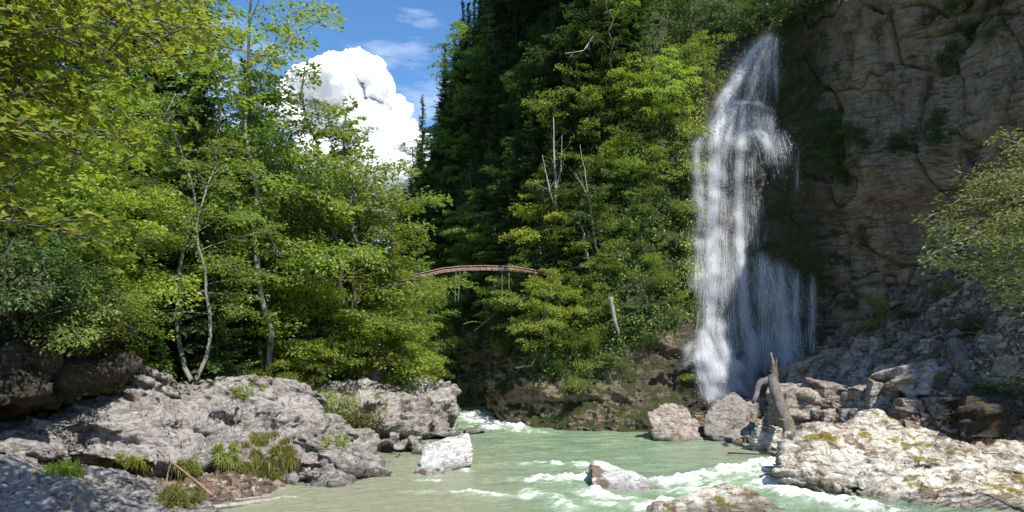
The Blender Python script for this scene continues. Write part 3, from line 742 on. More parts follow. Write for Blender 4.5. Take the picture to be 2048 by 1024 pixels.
def spray(rs, start, direction, length, nleaf, lsize, width=0.3, droop=0.25, flat=0.35):
    """leaves around one twig lying in a nearly level plane"""
    tt = rs.rand(nleaf) ** 0.8
    side = np.cross(direction, [0, 0, 1.0]); side /= np.linalg.norm(side) + 1e-9
    up = np.cross(side, direction)
    wv = (rs.rand(nleaf) * 2 - 1) * width * length * (0.35 + 0.8 * np.sin(np.pi * np.clip(tt * 0.85 + 0.1, 0, 1)))
    P = start + direction * (tt * length)[:, None] + side * wv[:, None] + up * (rs.normal(size=nleaf) * flat * 0.18 * length)[:, None]
    P[:, 2] -= droop * length * tt ** 2
    D = direction[None] * 0.7 + side[None] * (np.sign(wv) * (0.5 + rs.rand(nleaf)))[:, None] + rs.normal(size=(nleaf, 3)) * 0.4
    D[:, 2] -= 0.25
    N = np.array([0, 0, 1.0]) + rs.normal(size=(nleaf, 3)) * 0.6
    return P, D, N, lsize * (0.65 + 0.6 * rs.rand(nleaf))

def rot_to(d):
    return d / (np.linalg.norm(d) + 1e-9)

def broadleaf(seed, H=12, cr=4, cb=0.12, nlimb=26, lsize=0.16, density=1.0, lean=(0, 0), layered=0.72, tr=0.16, top=0.6, gap=0.22, droop=0.2):
    """a tree: trunk with limbs, crown of layered sprays; returns (trunk verts, quads), (leaf verts, quads)"""
    rs = np.random.RandomState(seed)
    n = 14
    tz = np.linspace(0, 1, n)
    wob = np.cumsum(rs.normal(size=(n, 2)) * 0.02 * H, axis=0) * (tz[:, None] > 0)
    trunk = np.stack([wob[:, 0] + lean[0] * tz ** 1.5 * H, wob[:, 1] + lean[1] * tz ** 1.5 * H, tz * H * 0.97], 1)
    rad = tr * (1 - tz * 0.93) ** 0.9 + 0.012
    rad[0] *= 1.35
    lines = [(trunk, rad)]
    PP, DD, NN, SS = [], [], [], []
    az = rs.rand() * 6.28
    for i in range(nlimb):
        f = (i + 0.5 * rs.rand()) / nlimb
        h = cb + (1 - cb) * f ** 0.9
        az += 2.4 + rs.normal() * 0.35
        p0 = np.array([np.interp(h, tz, trunk[:, k]) for k in range(3)])
        prof = math.sin(math.pi * min(1, 0.22 + 0.78 * f) ** (1 / max(top, .2))) ** 0.6 if top else 1
        prof = max(0.16, (1 - abs(2 * (f ** 1.0) - 0.75) ** 1.7 / 1.7)) * (1 - 0.55 * f ** 2.5)
        Ln = cr * prof * (0.7 + 0.5 * rs.rand())
        el = 0.15 + 0.75 * f + rs.normal() * 0.15
        d = np.array([math.cos(az) * math.cos(el), math.sin(az) * math.cos(el), math.sin(el)])
        m = 7
        u = np.linspace(0, 1, m)
        limb = p0 + d * (u * Ln)[:, None]
        limb[:, 2] -= droop * Ln * u ** 2
        limb += np.cumsum(rs.normal(size=(m, 3)) * 0.05 * Ln, axis=0) * u[:, None] * 0.8
        r0 = max(0.018, tr * 0.42 * (1 - h * 0.75) * Ln / cr)
        lines.append((limb, r0 * (1 - u * 0.85)))
        nsub = max(3, int(Ln * 2.6))
        for j in range(nsub):
            if rs.rand() < gap: continue
            g = 0.18 + 0.82 * (j + rs.rand() * 0.8) / nsub
            g = min(g, 1.0)
            q0 = np.array([np.interp(g, u, limb[:, k]) for k in range(3)])
            dl = rot_to(limb[-1] - limb[0]); dl = rot_to(dl * [1, 1, 0.35])
            sgn = 1 if (j % 2) else -1
            a = sgn * (0.5 + 0.45 * rs.rand()) * (1 if g < 0.97 else 0.2)
            ca, sa = math.cos(a), math.sin(a)
            ds = np.array([dl[0] * ca - dl[1] * sa, dl[0] * sa + dl[1] * ca, dl[2] + rs.normal() * 0.16])
            ds = rot_to(ds)
            l2 = (0.45 + 0.55 * rs.rand()) * min(1.9, 0.30 * Ln * (1.25 - 0.55 * g) + 0.45)
            w = np.linspace(0, 1, 4)
            tw = q0 + ds * (w * l2)[:, None]; tw[:, 2] -= 0.2 * l2 * w ** 2
            lines.append((tw, 0.30 * r0 * (1 - 0.8 * w) + 0.004))
            nl = int(density * 74 * l2)
            P, D, N, S = spray(rs, q0, ds, l2 * 1.15, nl, lsize, width=0.42, flat=1.1 - 0.8 * layered)
            PP.append(P); DD.append(D); NN.append(N); SS.append(S)
    P, D, N, S = map(np.concatenate, (PP, DD, NN, SS))
    return tubes(lines, 5), leaf_quads(P, D, N, S)

def conifer(seed, H=14, R0=2.6, cb=0.04, whorl=0.42, nb=7, tr=0.17, needle=0.30, dens=1.0, ragged=0.25, power=0.85):
    rs = np.random.RandomState(seed)
    n = 10; tz = np.linspace(0, 1, n)
    trunk = np.stack([rs.normal() * 0.02 * H * tz, rs.normal() * 0.02 * H * tz, tz * H], 1)
    lines = [(trunk, tr * (1 - tz) ** 0.9 + 0.012)]
    A, B, Wd = [], [], []
    z = cb * H
    while z < H * 0.985:
        f = z / H
        Rr = R0 * max(0.05, (1 - f)) ** power * min(1, 0.55 + f * 3)
        k = nb if f < 0.85 else 5
        for b in range(k):
            if rs.rand() < ragged * 0.5: continue
            az = rs.rand() * 6.283
            Ln = Rr * (0.65 + 0.5 * rs.rand())
            el = -0.22 + 0.55 * f + rs.normal() * 0.08
            d = np.array([math.cos(az) * math.cos(el), math.sin(az) * math.cos(el), math.sin(el)])
            p0 = np.array([np.interp(f, tz, trunk[:, i]) for i in range(3)]) + [0, 0, rs.rand() * whorl * 0.6]
            u = np.linspace(0, 1, 6)
            br = p0 + d * (u * Ln)[:, None]
            br[:, 2] += Ln * (-0.30 * u + 0.22 * u ** 2.5) * (1 - 0.6 * f)
            if Ln > 0.5: lines.append((br, np.linspace(0.022, 0.004, 6)))
            side = np.array([-math.sin(az), math.cos(az), 0])
            m = max(5, int(Ln * 9 * dens))
            g = np.clip((np.arange(m) + rs.rand(m)) / m, 0, 1)
            c = np.stack([np.interp(g, u, br[:, i]) for i in range(3)], 1)
            for sg in (-1, 1):
                ln = needle * (1.1 - 0.65 * g) * (0.7 + 0.6 * rs.rand(m)) * (0.55 + 0.5 * min(1.8, Ln / 1.2))
                e = c + (side * sg)[None] * ln[:, None] * 0.95 + d[None] * ln[:, None] * 0.55
                e[:, 2] -= ln * (0.18 + 0.4 * rs.rand(m))
                A.append(c); B.append(e); Wd.append(0.05 + 0.05 * rs.rand(m))
            A.append(c); B.append(c + d[None] * 0.20 + rs.normal(size=(m, 3)) * 0.05 + [0, 0, 0.03]); Wd.append(np.full(m, 0.06))
            # hanging twigs
            mh = m // 2
            ch = c[:mh]; eh = ch + rs.normal(size=(mh, 3)) * 0.06; eh[:, 2] -= 0.16 + 0.2 * rs.rand(mh)
            A.append(ch); B.append(eh); Wd.append(np.full(mh, 0.06))
        z += whorl * (0.75 + 0.5 * rs.rand()) * (1 - 0.35 * f)
    A = np.concatenate(A); B = np.concatenate(B); Wd = np.concatenate(Wd)
    D = B - A; ln = np.linalg.norm(D, axis=1)
    N = np.array([0, 0, 1.0]) + rs.normal(size=A.shape) * 0.45
    return tubes(lines, 5), leaf_quads(A, D, N, ln, 0.40)

def bush(seed, H=1.6, r=1.3, n=10, lsize=0.12, nl=120, up=0.9):
    rs = np.random.RandomState(seed)
    lines, PP, DD, NN, SS = [], [], [], [], []
    for i in range(n):
        az = rs.rand() * 6.283; sp = rs.rand() ** 0.6
        tip = np.array([math.cos(az) * r * sp, math.sin(az) * r * sp, H * (0.55 + 0.5 * rs.rand()) * (1 - 0.35 * sp)])
        u = np.linspace(0, 1, 6)
        st = tip * u[:, None] ** np.array([1.2, 1.2, 0.8]) + np.cumsum(rs.normal(size=(6, 3)) * 0.03, axis=0) * u[:, None]
        lines.append((st, np.linspace(0.022, 0.006, 6)))
        for j in range(6):
            g = 0.25 + 0.75 * (j + rs.rand()) / 6
            q0 = np.array([np.interp(g, u, st[:, k]) for k in range(3)])
            d = rot_to(rs.normal(size=3) * [1, 1, 0.35] + [0, 0, 0.15] + (tip * [1, 1, 0]) * 0.5)
            l = (0.28 + 0.3 * rs.rand()) * r
            lines.append((np.stack([q0, q0 + d * l * 0.5, q0 + d * l - [0, 0, 0.05]]), np.array([0.008, 0.006, 0.003])))
            P, D, N, S = spray(rs, q0, d, l, max(6, int(nl / 6 * l * 2)), lsize, width=0.5, flat=0.8)
            PP.append(P); DD.append(D); NN.append(N); SS.append(S)
    P, D, N, S = map(np.concatenate, (PP, DD, NN, SS))
    return tubes(lines, 4), leaf_quads(P, D, N, S)

PROTO = {}
def proto(key, parts):
    (tv, tq), (lv, lq) = parts
    PROTO[key] = (tv, tq, lv, lq)
MESHES = {}
def plant_meshes(key, bark, leaf):
    k = (key, bark, leaf)
    if k not in MESHES:
        tv, tq, lv, lq = PROTO[key]
        MESHES[k] = (mesh('trunk_' + key, tv, tq, mats=[M[bark]]), mesh('crown_' + key, lv, lq, smooth=False, mats=[M[leaf]]))
    return MESHES[k]

PLANTS = []
def plant(name, key, bark, leaf, loc, scale=1.0, rz=0.0, tilt=(0, 0), label=None, cat='tree', group=None, stem='trunk'):
    tm, cm = plant_meshes(key, bark, leaf)
    e = bpy.data.objects.new(name, None); COL.objects.link(e)
    e.location = loc; e.rotation_euler = (tilt[0], tilt[1], rz)
    e.scale = (scale, scale, scale) if np.isscalar(scale) else scale
    e.empty_display_size = 0.3
    link(stem, tm, e); link('crown' if stem == 'trunk' else 'foliage', cm, e)
    tag(e, label, cat, group)
    PLANTS.append(e)
    return e

proto('broad_tall', broadleaf(11, H=13, cr=3.6, cb=0.14, nlimb=46, lsize=0.165, density=1.2, tr=0.15))
proto('broad_wide', broadleaf(12, H=11, cr=4.2, cb=0.08, nlimb=46, lsize=0.165, density=1.2, tr=0.15))
proto('broad_mid', broadleaf(13, H=8, cr=3.0, cb=0.10, nlimb=26, lsize=0.16, density=1.2, tr=0.12))
proto('broad_low', broadleaf(14, H=6, cr=2.7, cb=0.05, nlimb=28, lsize=0.15, density=1.25, tr=0.10))
proto('broad_airy', broadleaf(15, H=15, cr=4.2, cb=0.35, nlimb=30, lsize=0.16, density=0.8, tr=0.12, gap=0.25))
proto('slender', broadleaf(16, H=9, cr=1.5, cb=0.10, nlimb=26, lsize=0.14, density=0.85, tr=0.08, gap=0.25))
proto('spruce_tall', conifer(21, H=16, R0=2.7))
proto('spruce_mid', conifer(22, H=10, R0=2.2, tr=0.12))
proto('spruce_ragged', conifer(23, H=13, R0=2.0, ragged=0.7, tr=0.14))
proto('spruce_young', conifer(24, H=5, R0=1.6, tr=0.06, whorl=0.3, needle=0.26))
proto('bush_round', bush(31))
proto('bush_wide', bush(32, H=1.2, r=1.7, n=11))
proto('bush_tall', bush(33, H=2.4, r=1.3, n=12))
proto('bush_fine', bush(34, H=1.8, r=1.5, n=14, lsize=0.09, nl=170))

rs = np.random.RandomState(5)
def gz(x, y): return float(ground(np.array([x]), np.array([y]))[0])
def at(px, y, dz=-0.1):
    x = (px - 1024) / F * y
    return (x, y, gz(x, y) + dz)

G1 = 'trees of the left bank'
big = [  # key, leaf, bark, px, y, height scale, label
 ('broad_tall', 'leaf_green', 'bark', 585, 38, 1.22, 'tall leafy tree in the middle of the left bank, reaching up to the cloud'),
 ('broad_tall', 'leaf_green', 'bark', 715, 40, 1.12, 'leafy tree on the river side of the tallest leafy tree of the left bank'),
 ('broad_wide', 'leaf_bright', 'bark', 625, 38, 0.80, 'broad bright green tree hanging over the pale outcrop in front of taller trees'),
 ('broad_mid', 'leaf_green', 'bark', 742, 40.5, 0.85, 'rounded green tree leaning over the brown ledge'),
 ('broad_mid', 'leaf_bright', 'bark', 770, 42, 1.05, 'bright green tree above the gorge mouth ledge'),
 ('slender', 'leaf_green', 'bark', 684, 40, 1.95, 'thin sapling whose wispy top stands alone against the blue sky'),
 ('broad_airy', 'leaf_green', 'bark_pale', 462, 35, 1.22, 'tall airy tree with a pale leaning trunk before the sky'),
 ('broad_airy', 'leaf_dark', 'bark_pale', 520, 36, 1.0, 'airy tree with dim leaves just behind the pale leaning trunk'),
 ('spruce_tall', 'needle', 'bark_dark', 420, 36, 1.25, 'tallest dark spruce behind the grassy slope of the left bank'),
 ('spruce_tall', 'needle', 'bark_dark', 345, 38, 1.3, 'tall dark spruce to the left of the tallest one'),
 ('spruce_tall', 'needle', 'bark_dark', 500, 42, 1.0, 'dark spruce partly hidden behind the airy pale-trunked tree'),
 ('spruce_ragged', 'needle', 'bark_dark', 395, 33, 1.15, 'thin ragged spruce beside the twin pale trunks'),
 ('spruce_mid', 'needle_light', 'bark', 440, 33, 0.78, 'light green spruce standing right of the twin pale trunks'),
 ('spruce_young', 'needle_light', 'bark', 322, 29, 0.8, 'young yellow-green spruce at the edge of the grassy slope'),
 ('spruce_tall', 'needle', 'bark_dark', 240, 36, 1.3, 'dark spruce deep in the left bank wood'),
 ('broad_tall', 'leaf_green', 'bark', 235, 33, 1.05, 'green tree between the dark spruces and the near maple'),
 ('broad_tall', 'leaf_bright', 'bark', 180, 29, 1.05, 'light green tree behind the near maple boughs'),
 ('broad_wide', 'leaf_green', 'bark', 60, 30, 1.2, 'wide green tree filling the far left behind the near maple'),
 ('broad_wide', 'leaf_dark', 'bark', -80, 27, 1.2, 'dim broad tree at the left edge of the wood'),
 ('broad_mid', 'leaf_green', 'bark', 170, 27.5, 0.85, 'middling green tree above the pale outcrop, left of the young spruce'),
 ('broad_low', 'leaf_green', 'bark', 140, 25.5, 0.85, 'low green tree rooted on top of the overhanging rock'),
 ('broad_low', 'leaf_dark', 'bark', 30, 24, 0.95, 'low dim tree on the overhanging rock at the left edge'),
 ('broad_low', 'leaf_green', 'bark', 255, 28, 0.55, 'small leafy tree between the overhanging rock and the grassy slope'),
 ('broad_mid', 'leaf_dark', 'bark', 470, 38, 0.9, 'shaded leafy tree behind the light green spruce'),
 ('broad_low', 'leaf_bright', 'bark', 560, 36, 0.55, 'low bright tree at the foot of the tallest leafy tree'),
 ('broad_mid', 'leaf_green', 'bark', 810, 50, 0.95, 'green tree under the left end of the rusty footbridge'),
 ('broad_low', 'leaf_bright', 'bark', 790, 46, 0.75, 'low bright tree beneath the left end of the rusty footbridge'),
 ('broad_tall', 'leaf_green', 'bark', 820, 58, 0.92, 'green tree rising behind the left end of the footbridge'),
 ('slender', 'leaf_bright', 'bark_pale', 868, 60, 1.05, 'slender pale-stemmed tree just left of the gorge opening'),
 ('broad_mid', 'leaf_green', 'bark', 850, 66, 1.2, 'far green tree in the gap between left bank and gorge wall'),
 ('spruce_mid', 'needle', 'bark_dark', 890, 72, 0.9, 'small far spruce low in the gap of the gorge'),
 ('broad_mid', 'leaf_dark', 'bark', 880, 62, 0.6, 'dim low tree beside the river beyond the ledge'),
 ('broad_tall', 'leaf_green', 'bark', 740, 52, 0.95, 'green tree behind the rounded tree of the left bank'),
 ('broad_tall', 'leaf_dark', 'bark', 640, 50, 1.05, 'dim green tree behind the two tall leafy trees'),
 ('spruce_tall', 'needle', 'bark_dark', 150, 42, 1.35, 'dark spruce at the back of the wood, far left'),
 ('spruce_tall', 'needle', 'bark_dark', 570, 50, 0.85, 'dark spruce peeping between the airy tree and the tall leafy one'),
]
big += [('broad_tall', 'leaf_green', 'bark', 655, 38.5, 1.2, 'full leafy tree standing between the two tallest leafy trees of the left bank'),
 ('broad_mid', 'leaf_bright', 'bark', 545, 37, 0.92, 'bright leafy tree beside the light green spruce, left of the tallest leafy tree'),
 ('broad_mid', 'leaf_bright', 'bark', 682, 39.5, 0.80, 'bright rounded tree whose boughs droop over the left end of the brown ledge'),
 ('broad_tall', 'leaf_green', 'bark', 775, 42, 1.0, 'leafy tree rising behind the brown ledge, left of the footbridge'),
 ('broad_low', 'leaf_green', 'bark', 596, 36.2, 0.65, 'low green tree on the back of the pale outcrop'),
 ('broad_airy', 'leaf_bright', 'bark_pale', 548, 36, 1.42, 'tallest airy tree, its thin crown against the blue sky left of the cloud'),
 ('broad_tall', 'leaf_green', 'bark', 540, 43, 1.1, 'leafy tree filling the space between spruces and the tallest leafy tree'),
 ('broad_tall', 'leaf_bright', 'bark', 825, 48, 0.78, 'bright leafy tree touching the left end of the rusty footbridge'),
 ('broad_wide', 'leaf_green', 'bark', 300, 41, 1.2, 'wide green tree among the tall dark spruces'),
 ('broad_mid', 'leaf_bright', 'bark', 90, 26, 1.0, 'lit green tree on the overhanging rock beneath the maple boughs'),
 ('broad_wide', 'leaf_dark', 'bark', 480, 46, 1.25, 'dim wide tree deep behind the airy pale-trunked tree'),
 ('broad_airy', 'leaf_green', 'bark_pale', 368, 31, 0.8, 'left one of the twin pale trunks, leafy only at the top'),
 ('broad_airy', 'leaf_green', 'bark_pale', 398, 31.6, 0.9, 'right one of the twin pale trunks, leaning slightly')]
for k, (key, leaf, bk, px, y, sc, lab) in enumerate(big):
    nm = 'spruce_tree' if 'spruce' in key else 'leafy_tree'
    lo_ = at(px, y)
    if px < 235 and y < 26.5: lo_ = (lo_[0], lo_[1], 4.6)
    plant(nm, key, bk, leaf, lo_, sc * (0.96 + 0.08 * rs.rand()), rs.rand() * 6.28, (rs.normal() * 0.03, rs.normal() * 0.03), lab, 'tree', G1)

# more wood standing behind, up the left slope
back = []
for k in range(46):
    px = rs.uniform(-350, 600); y = rs.uniform(42, 75)
    if px > 420 and y > 60: continue
    back.append((px, y))
ordn = ['first', 'second', 'third', 'fourth', 'fifth', 'sixth', 'seventh', 'eighth', 'ninth', 'tenth', 'eleventh', 'twelfth', 'thirteenth', 'fourteenth', 'fifteenth',
        'sixteenth', 'seventeenth', 'eighteenth', 'nineteenth', 'twentieth', 'twenty-first', 'twenty-second', 'twenty-third', 'twenty-fourth', 'twenty-fifth', 'twenty-sixth', 'twenty-seventh', 'twenty-eighth', 'twenty-ninth', 'thirtieth',
        'thirty-first', 'thirty-second', 'thirty-third', 'thirty-fourth', 'thirty-fifth', 'thirty-sixth', 'thirty-seventh', 'thirty-eighth', 'thirty-ninth', 'fortieth', 'forty-first', 'forty-second', 'forty-third', 'forty-fourth', 'forty-fifth', 'forty-sixth', 'forty-seventh', 'forty-eighth']
cnt = {}
for px, y in sorted(back):
    spruce = rs.rand() < 0.55
    key = rs.choice(['spruce_tall', 'spruce_ragged']) if spruce else rs.choice(['broad_tall', 'broad_airy', 'broad_wide'])
    cnt[spruce] = cnt.get(spruce, -1) + 1
    kind = 'dark spruce' if spruce else 'dim leafy tree'
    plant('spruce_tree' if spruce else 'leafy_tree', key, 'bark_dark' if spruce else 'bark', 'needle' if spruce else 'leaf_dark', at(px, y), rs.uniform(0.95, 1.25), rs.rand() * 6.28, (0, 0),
          ordn[cnt[spruce]] + ' ' + kind + ' from the left at the back of the left wood', 'tree', 'trees at the back of the left wood')

# shrubs along the left bank
sh = [(20, 22.5, 'bush_tall', 'leaf_green', 1.2), (90, 23.5, 'bush_fine', 'leaf_dark', 1.3), (170, 25.2, 'bush_tall', 'leaf_green', 1.1), (215, 26.6, 'bush_fine', 'leaf_green', 1.25), (265, 28, 'bush_round', 'leaf_green', 1.3),
      (300, 30, 'bush_fine', 'leaf_bright', 1.2), (325, 31.5, 'bush_round', 'leaf_bright', 0.9), (365, 33.5, 'bush_wide', 'leaf_bright', 0.8), (445, 35, 'bush_wide', 'leaf_bright', 0.9), (520, 34.5, 'bush_wide', 'leaf_green', 0.8),
      (590, 34.8, 'bush_round', 'leaf_bright', 1.1), (650, 35.6, 'bush_round', 'leaf_green', 1.1), (705, 36.5, 'bush_fine', 'leaf_bright', 1.1), (765, 41, 'bush_wide', 'leaf_bright', 1.0), (850, 46, 'bush_round', 'leaf_green', 1.3),
      (890, 53, 'bush_fine', 'leaf_dark', 1.4), (400, 41, 'bush_fine', 'leaf_bright', 1.5), (-30, 22, 'bush_tall', 'leaf_dark', 1.5), (130, 24.3, 'bush_wide', 'leaf_dark', 1.1), (330, 28.6, 'bush_wide', 'leaf_green', 0.7)]
sl = ['leftmost tall shrub on the overhanging rock', 'fine dim shrub above the dark overhang', 'tall green shrub at the middle of the overhanging rock', 'fine green shrub at the right end of the overhang', 'round green shrub just right of the overhanging rock',
      'fine bright shrub above the left end of the pale outcrop', 'small bright shrub beside the young spruce', 'spreading bright shrub on the grassy slope', 'bright spreading shrub right of the grassy slope', 'low green shrub behind the crest of the pale outcrop',
      'round bright shrub under the tallest leafy tree', 'round green shrub between outcrop and brown ledge', 'fine bright shrub on the left end of the brown ledge', 'spreading bright shrub on top of the brown ledge', 'round green shrub beyond the brown ledge',
      'fine dim shrub by the gorge opening', 'fine bright shrub high on the grassy slope', 'dim tall shrub at the very left edge', 'spreading dim shrub hanging below the low trees of the overhang', 'low green shrub in the dip behind the outcrop']
for px, row, y, key, leaf, sc, lab in [(70, 640, 22.6, 'bush_tall', 'leaf_dark', 1.0, 'shrub drooping over the middle of the dark overhang'), (150, 668, 23.8, 'bush_round', 'leaf_green', 1.0, 'leafy shrub drooping over the right part of the dark overhang'),
                                      (-10, 632, 21.4, 'bush_tall', 'leaf_dark', 1.1, 'shrub drooping over the dark overhang at the left edge'), (205, 690, 25.2, 'bush_wide', 'leaf_green', 0.8, 'low shrub over the right tip of the dark overhang')]:
    plant('shrub', key, 'bark', leaf, tuple(W(px, row, y)), sc, rs.rand() * 6.28, (0.7, 0.1), lab, 'shrub', 'shrubs of the left bank', stem='stems')
for (px, y, key, leaf, sc), lab in zip(sh, sl):
    x, yy, z = at(px, y)
    if px < 240: z = max(z, 5.2 - max(0, (px - 150)) * 0.012)
    plant('shrub', key, 'bark', leaf, (x, yy, z), sc, rs.rand() * 6.28, (0, 0), lab, 'shrub', 'shrubs of the left bank', stem='stems')

# ------------------------------------------------------------------ wooded gorge wall
WN = len(su)
hill = []
for s0 in np.arange(cum[0] + 1, cum[8] + 1.0, 2.9):
    ztop = np.interp(s0, cum, HTOP)
    z0 = 5.5
    for z in np.arange(z0, ztop, 3.3):
        s = s0 + rs.uniform(-1.3, 1.3); zz = z + rs.uniform(-1.4, 1.4)
        P, N = wall_base(np.array([s]), np.array([zz])); P = P[0]; N = N[0]
        px, row = proj(P)
        if row < -420 or zz > ztop: continue
        vf = np.interp(px, [900, 1030, 1060, 1150, 1250, 1320, 1400], [640, 690, 715, 715, 650, 560, 430])
        if px < 1395 and row > vf: continue
        if px >= 1385 and zz < 27: continue
        if 1300 < px < 1400 and row > 150 and rs.rand() < 0.6: continue
        hill.append((px, row, s, zz, P, N))
for s0 in np.arange(cum[1] - 3, cum[3], 2.3):
    for z in np.arange(6, np.interp(s0, cum, HTOP) - 1, 2.7):
        s = s0 + rs.uniform(-1, 1); zz = z + rs.uniform(-1, 1)
        P, N = wall_base(np.array([s]), np.array([zz])); P = P[0]; N = N[0]; px, row = proj(P)
        if 780 < px < 1040 and row > -150: hill.append((px, row, s, zz, P, N))
bands = [(-999, 60, 'topmost'), (60, 190, 'second highest'), (190, 330, 'middle'), (330, 470, 'second lowest'), (470, 999, 'lowest')]
print('hill trees', len(hill))
hill.sort(key=lambda h: h[0])
cnt = {}
for px, row, s, zz, P, N in hill:
    far = P[1] > 56
    pr = 0.72 if px < 1000 else (0.58 if px < 1180 else 0.26)
    spruce = rs.rand() < pr
    near_edge = px > 1230
    if spruce:
        key = rs.choice(['spruce_tall', 'spruce_mid', 'spruce_ragged', 'spruce_mid']); sc = {'spruce_tall': 0.58, 'spruce_mid': 0.85, 'spruce_ragged': 0.70}[key] * rs.uniform(0.85, 1.2)
        leaf, bk = ('needle', 'bark_dark') if rs.rand() < 0.75 else ('needle_light', 'bark')
    else:
        key = rs.choice(['broad_mid', 'broad_low', 'broad_mid', 'slender']); sc = {'broad_mid': 0.82, 'broad_low': 0.95, 'slender': 0.95}[key] * rs.uniform(0.8, 1.2)
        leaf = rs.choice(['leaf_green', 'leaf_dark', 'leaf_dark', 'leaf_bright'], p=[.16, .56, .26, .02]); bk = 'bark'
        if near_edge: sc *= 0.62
    if px < 1000 and rs.rand() < 0.6: leaf = 'needle_light' if spruce else 'leaf_green'  # paler foliage colours brighten the slope that lies in shadow
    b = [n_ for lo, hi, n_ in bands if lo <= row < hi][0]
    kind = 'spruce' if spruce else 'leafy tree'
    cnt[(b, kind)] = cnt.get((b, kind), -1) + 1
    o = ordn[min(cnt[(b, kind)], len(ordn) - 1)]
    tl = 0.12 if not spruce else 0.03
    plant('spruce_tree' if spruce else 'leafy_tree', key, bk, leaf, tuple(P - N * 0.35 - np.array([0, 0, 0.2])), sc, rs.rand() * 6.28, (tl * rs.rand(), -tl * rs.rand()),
          f'{o} {kind} from the left in the {b} row of the gorge wall', 'tree', 'trees on the wooded gorge wall')

# special trees on the centre promontory
def on_wall(px, row, inset=0.2):
    P, _ = wall_at(px, row); P[1] += inset; return P
sp = [('broad_low', 'leaf_lime', 'bark_pale', 1105, 560, 1.0, 'yellow-green tree under the tall bleached snag'),
      ('broad_mid', 'leaf_lime', 'bark_pale', 1095, 490, 0.70, 'sunlit yellow-green tree around the bleached snag'),
      ('broad_low', 'leaf_bright', 'bark', 1085, 712, 0.85, 'bright tree hanging over the river beneath the right end of the footbridge'),
      ('broad_low', 'leaf_bright', 'bark', 1120, 690, 0.80, 'bright tree growing above the foot of the centre cliff'),
      ('broad_low', 'leaf_green', 'bark', 1010, 640, 0.75, 'green tree at the shaded corner of the gorge mouth'),
      ('broad_low', 'leaf_green', 'bark', 1190, 620, 0.7, 'green tree left of the pale broken trunk'),
      ('slender', 'leaf_dark', 'bark_pale', 1205, 600, 0.9, 'thin dim tree right of the bleached snag'),
      ('broad_low', 'leaf_green', 'bark', 1290, 400, 0.8, 'leafy tree clinging to the cliff left of the waterfall'),
      ('broad_low', 'leaf_bright', 'bark', 1330, 250, 0.75, 'sunlit tree on the cliff beside the upper waterfall'),
      ('broad_low', 'leaf_green', 'bark', 1390, 180, 0.7, 'green tree touching the upper left edge of the waterfall'),
      ('broad_low', 'leaf_bright', 'bark', 1240, 250, 0.8, 'bright tree high on the cliff, two trees left of the waterfall'),
      ('broad_low', 'leaf_dark', 'bark', 1455, 90, 0.7, 'dim tree left of the lip of the waterfall'),
      ('broad_low', 'leaf_dark', 'bark', 1600, 35, 0.75, 'dim tree right of the lip of the waterfall'),
      ('broad_low', 'leaf_dark', 'bark', 1665, 20, 0.8, 'dim tree hanging over the brown cliff top'),
      ('broad_low', 'leaf_dark', 'bark', 1540, 45, 0.6, 'small dim tree directly above the lip of the waterfall')]
for key, leaf, bk, px, row, sc, lab in sp:
    plant('leafy_tree', key, bk, leaf, tuple(on_wall(px, row)), sc, rs.rand() * 6.28, (0.15, -0.15), lab, 'tree', 'trees on the cliff')

# bushes hugging the cliff
cb = []
for k in range(62):
    if k < 34: px, row = rs.uniform(1180, 1385), rs.uniform(200, 640)
    elif k < 46: px, row = rs.uniform(1000, 1250), rs.uniform(640, 745)
    elif k < 54: px, row = rs.uniform(1620, 1740), rs.uniform(250, 330)
    else: px, row = rs.uniform(1800, 2000), rs.uniform(0, 60)
    if px < 1300 and row > np.interp(px, [1000, 1150, 1250, 1300], [745, 740, 690, 650]): continue
    cb.append((px, row))
cb += [(1790, 300), (1812, 292), (1905, 265), (1400, 300), (1378, 330), (1370, 420), (1365, 260)]
cb.sort()
for k, (px, row) in enumerate(cb):
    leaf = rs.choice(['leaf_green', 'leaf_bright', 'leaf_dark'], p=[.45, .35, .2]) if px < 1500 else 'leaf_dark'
    place = 'below the footbridge' if px < 1180 else ('left of the waterfall' if px < 1500 else 'on the brown cliff right of the waterfall')
    P = on_wall(px, row, 0.05)
    plant('shrub', rs.choice(['bush_round', 'bush_fine', 'bush_wide']), 'bark', leaf, tuple(P - np.array([0, 0, 0.2])), rs.uniform(0.45, 0.9) * (0.6 if px > 1500 else 1), rs.rand() * 6.28, (0.5, 0),
          f'{ordn[k % 48]} shrub {"counted from the left" if k < 48 else "past the fiftieth"}, {place}', 'shrub', 'shrubs clinging to the cliff', stem='stems')

# ground cover: stuff nobody could count
def cover(name, P, N, size, leaf, label, per=9, spread=0.16, seed=1, up=0.35):
    r_ = np.random.RandomState(seed)
    n = len(P)
    Q = np.repeat(P, per, 0) + r_.normal(size=(n * per, 3)) * spread + np.repeat(N, per, 0) * (r_.rand(n * per)[:, None] * spread * 1.6)
    D = r_.normal(size=Q.shape) + [0, 0, up]
    Nn = np.repeat(N, per, 0) + r_.normal(size=Q.shape) * 0.5 + [0, 0, 0.6]
    s = size * (0.6 + 0.8 * r_.rand(len(Q)))
    V, q_ = leaf_quads(Q, D, Nn, s, 0.65)
    return tag(link(name, mesh(name, V, q_, smooth=False, mats=[M[leaf]])), label, None, None, 'stuff')

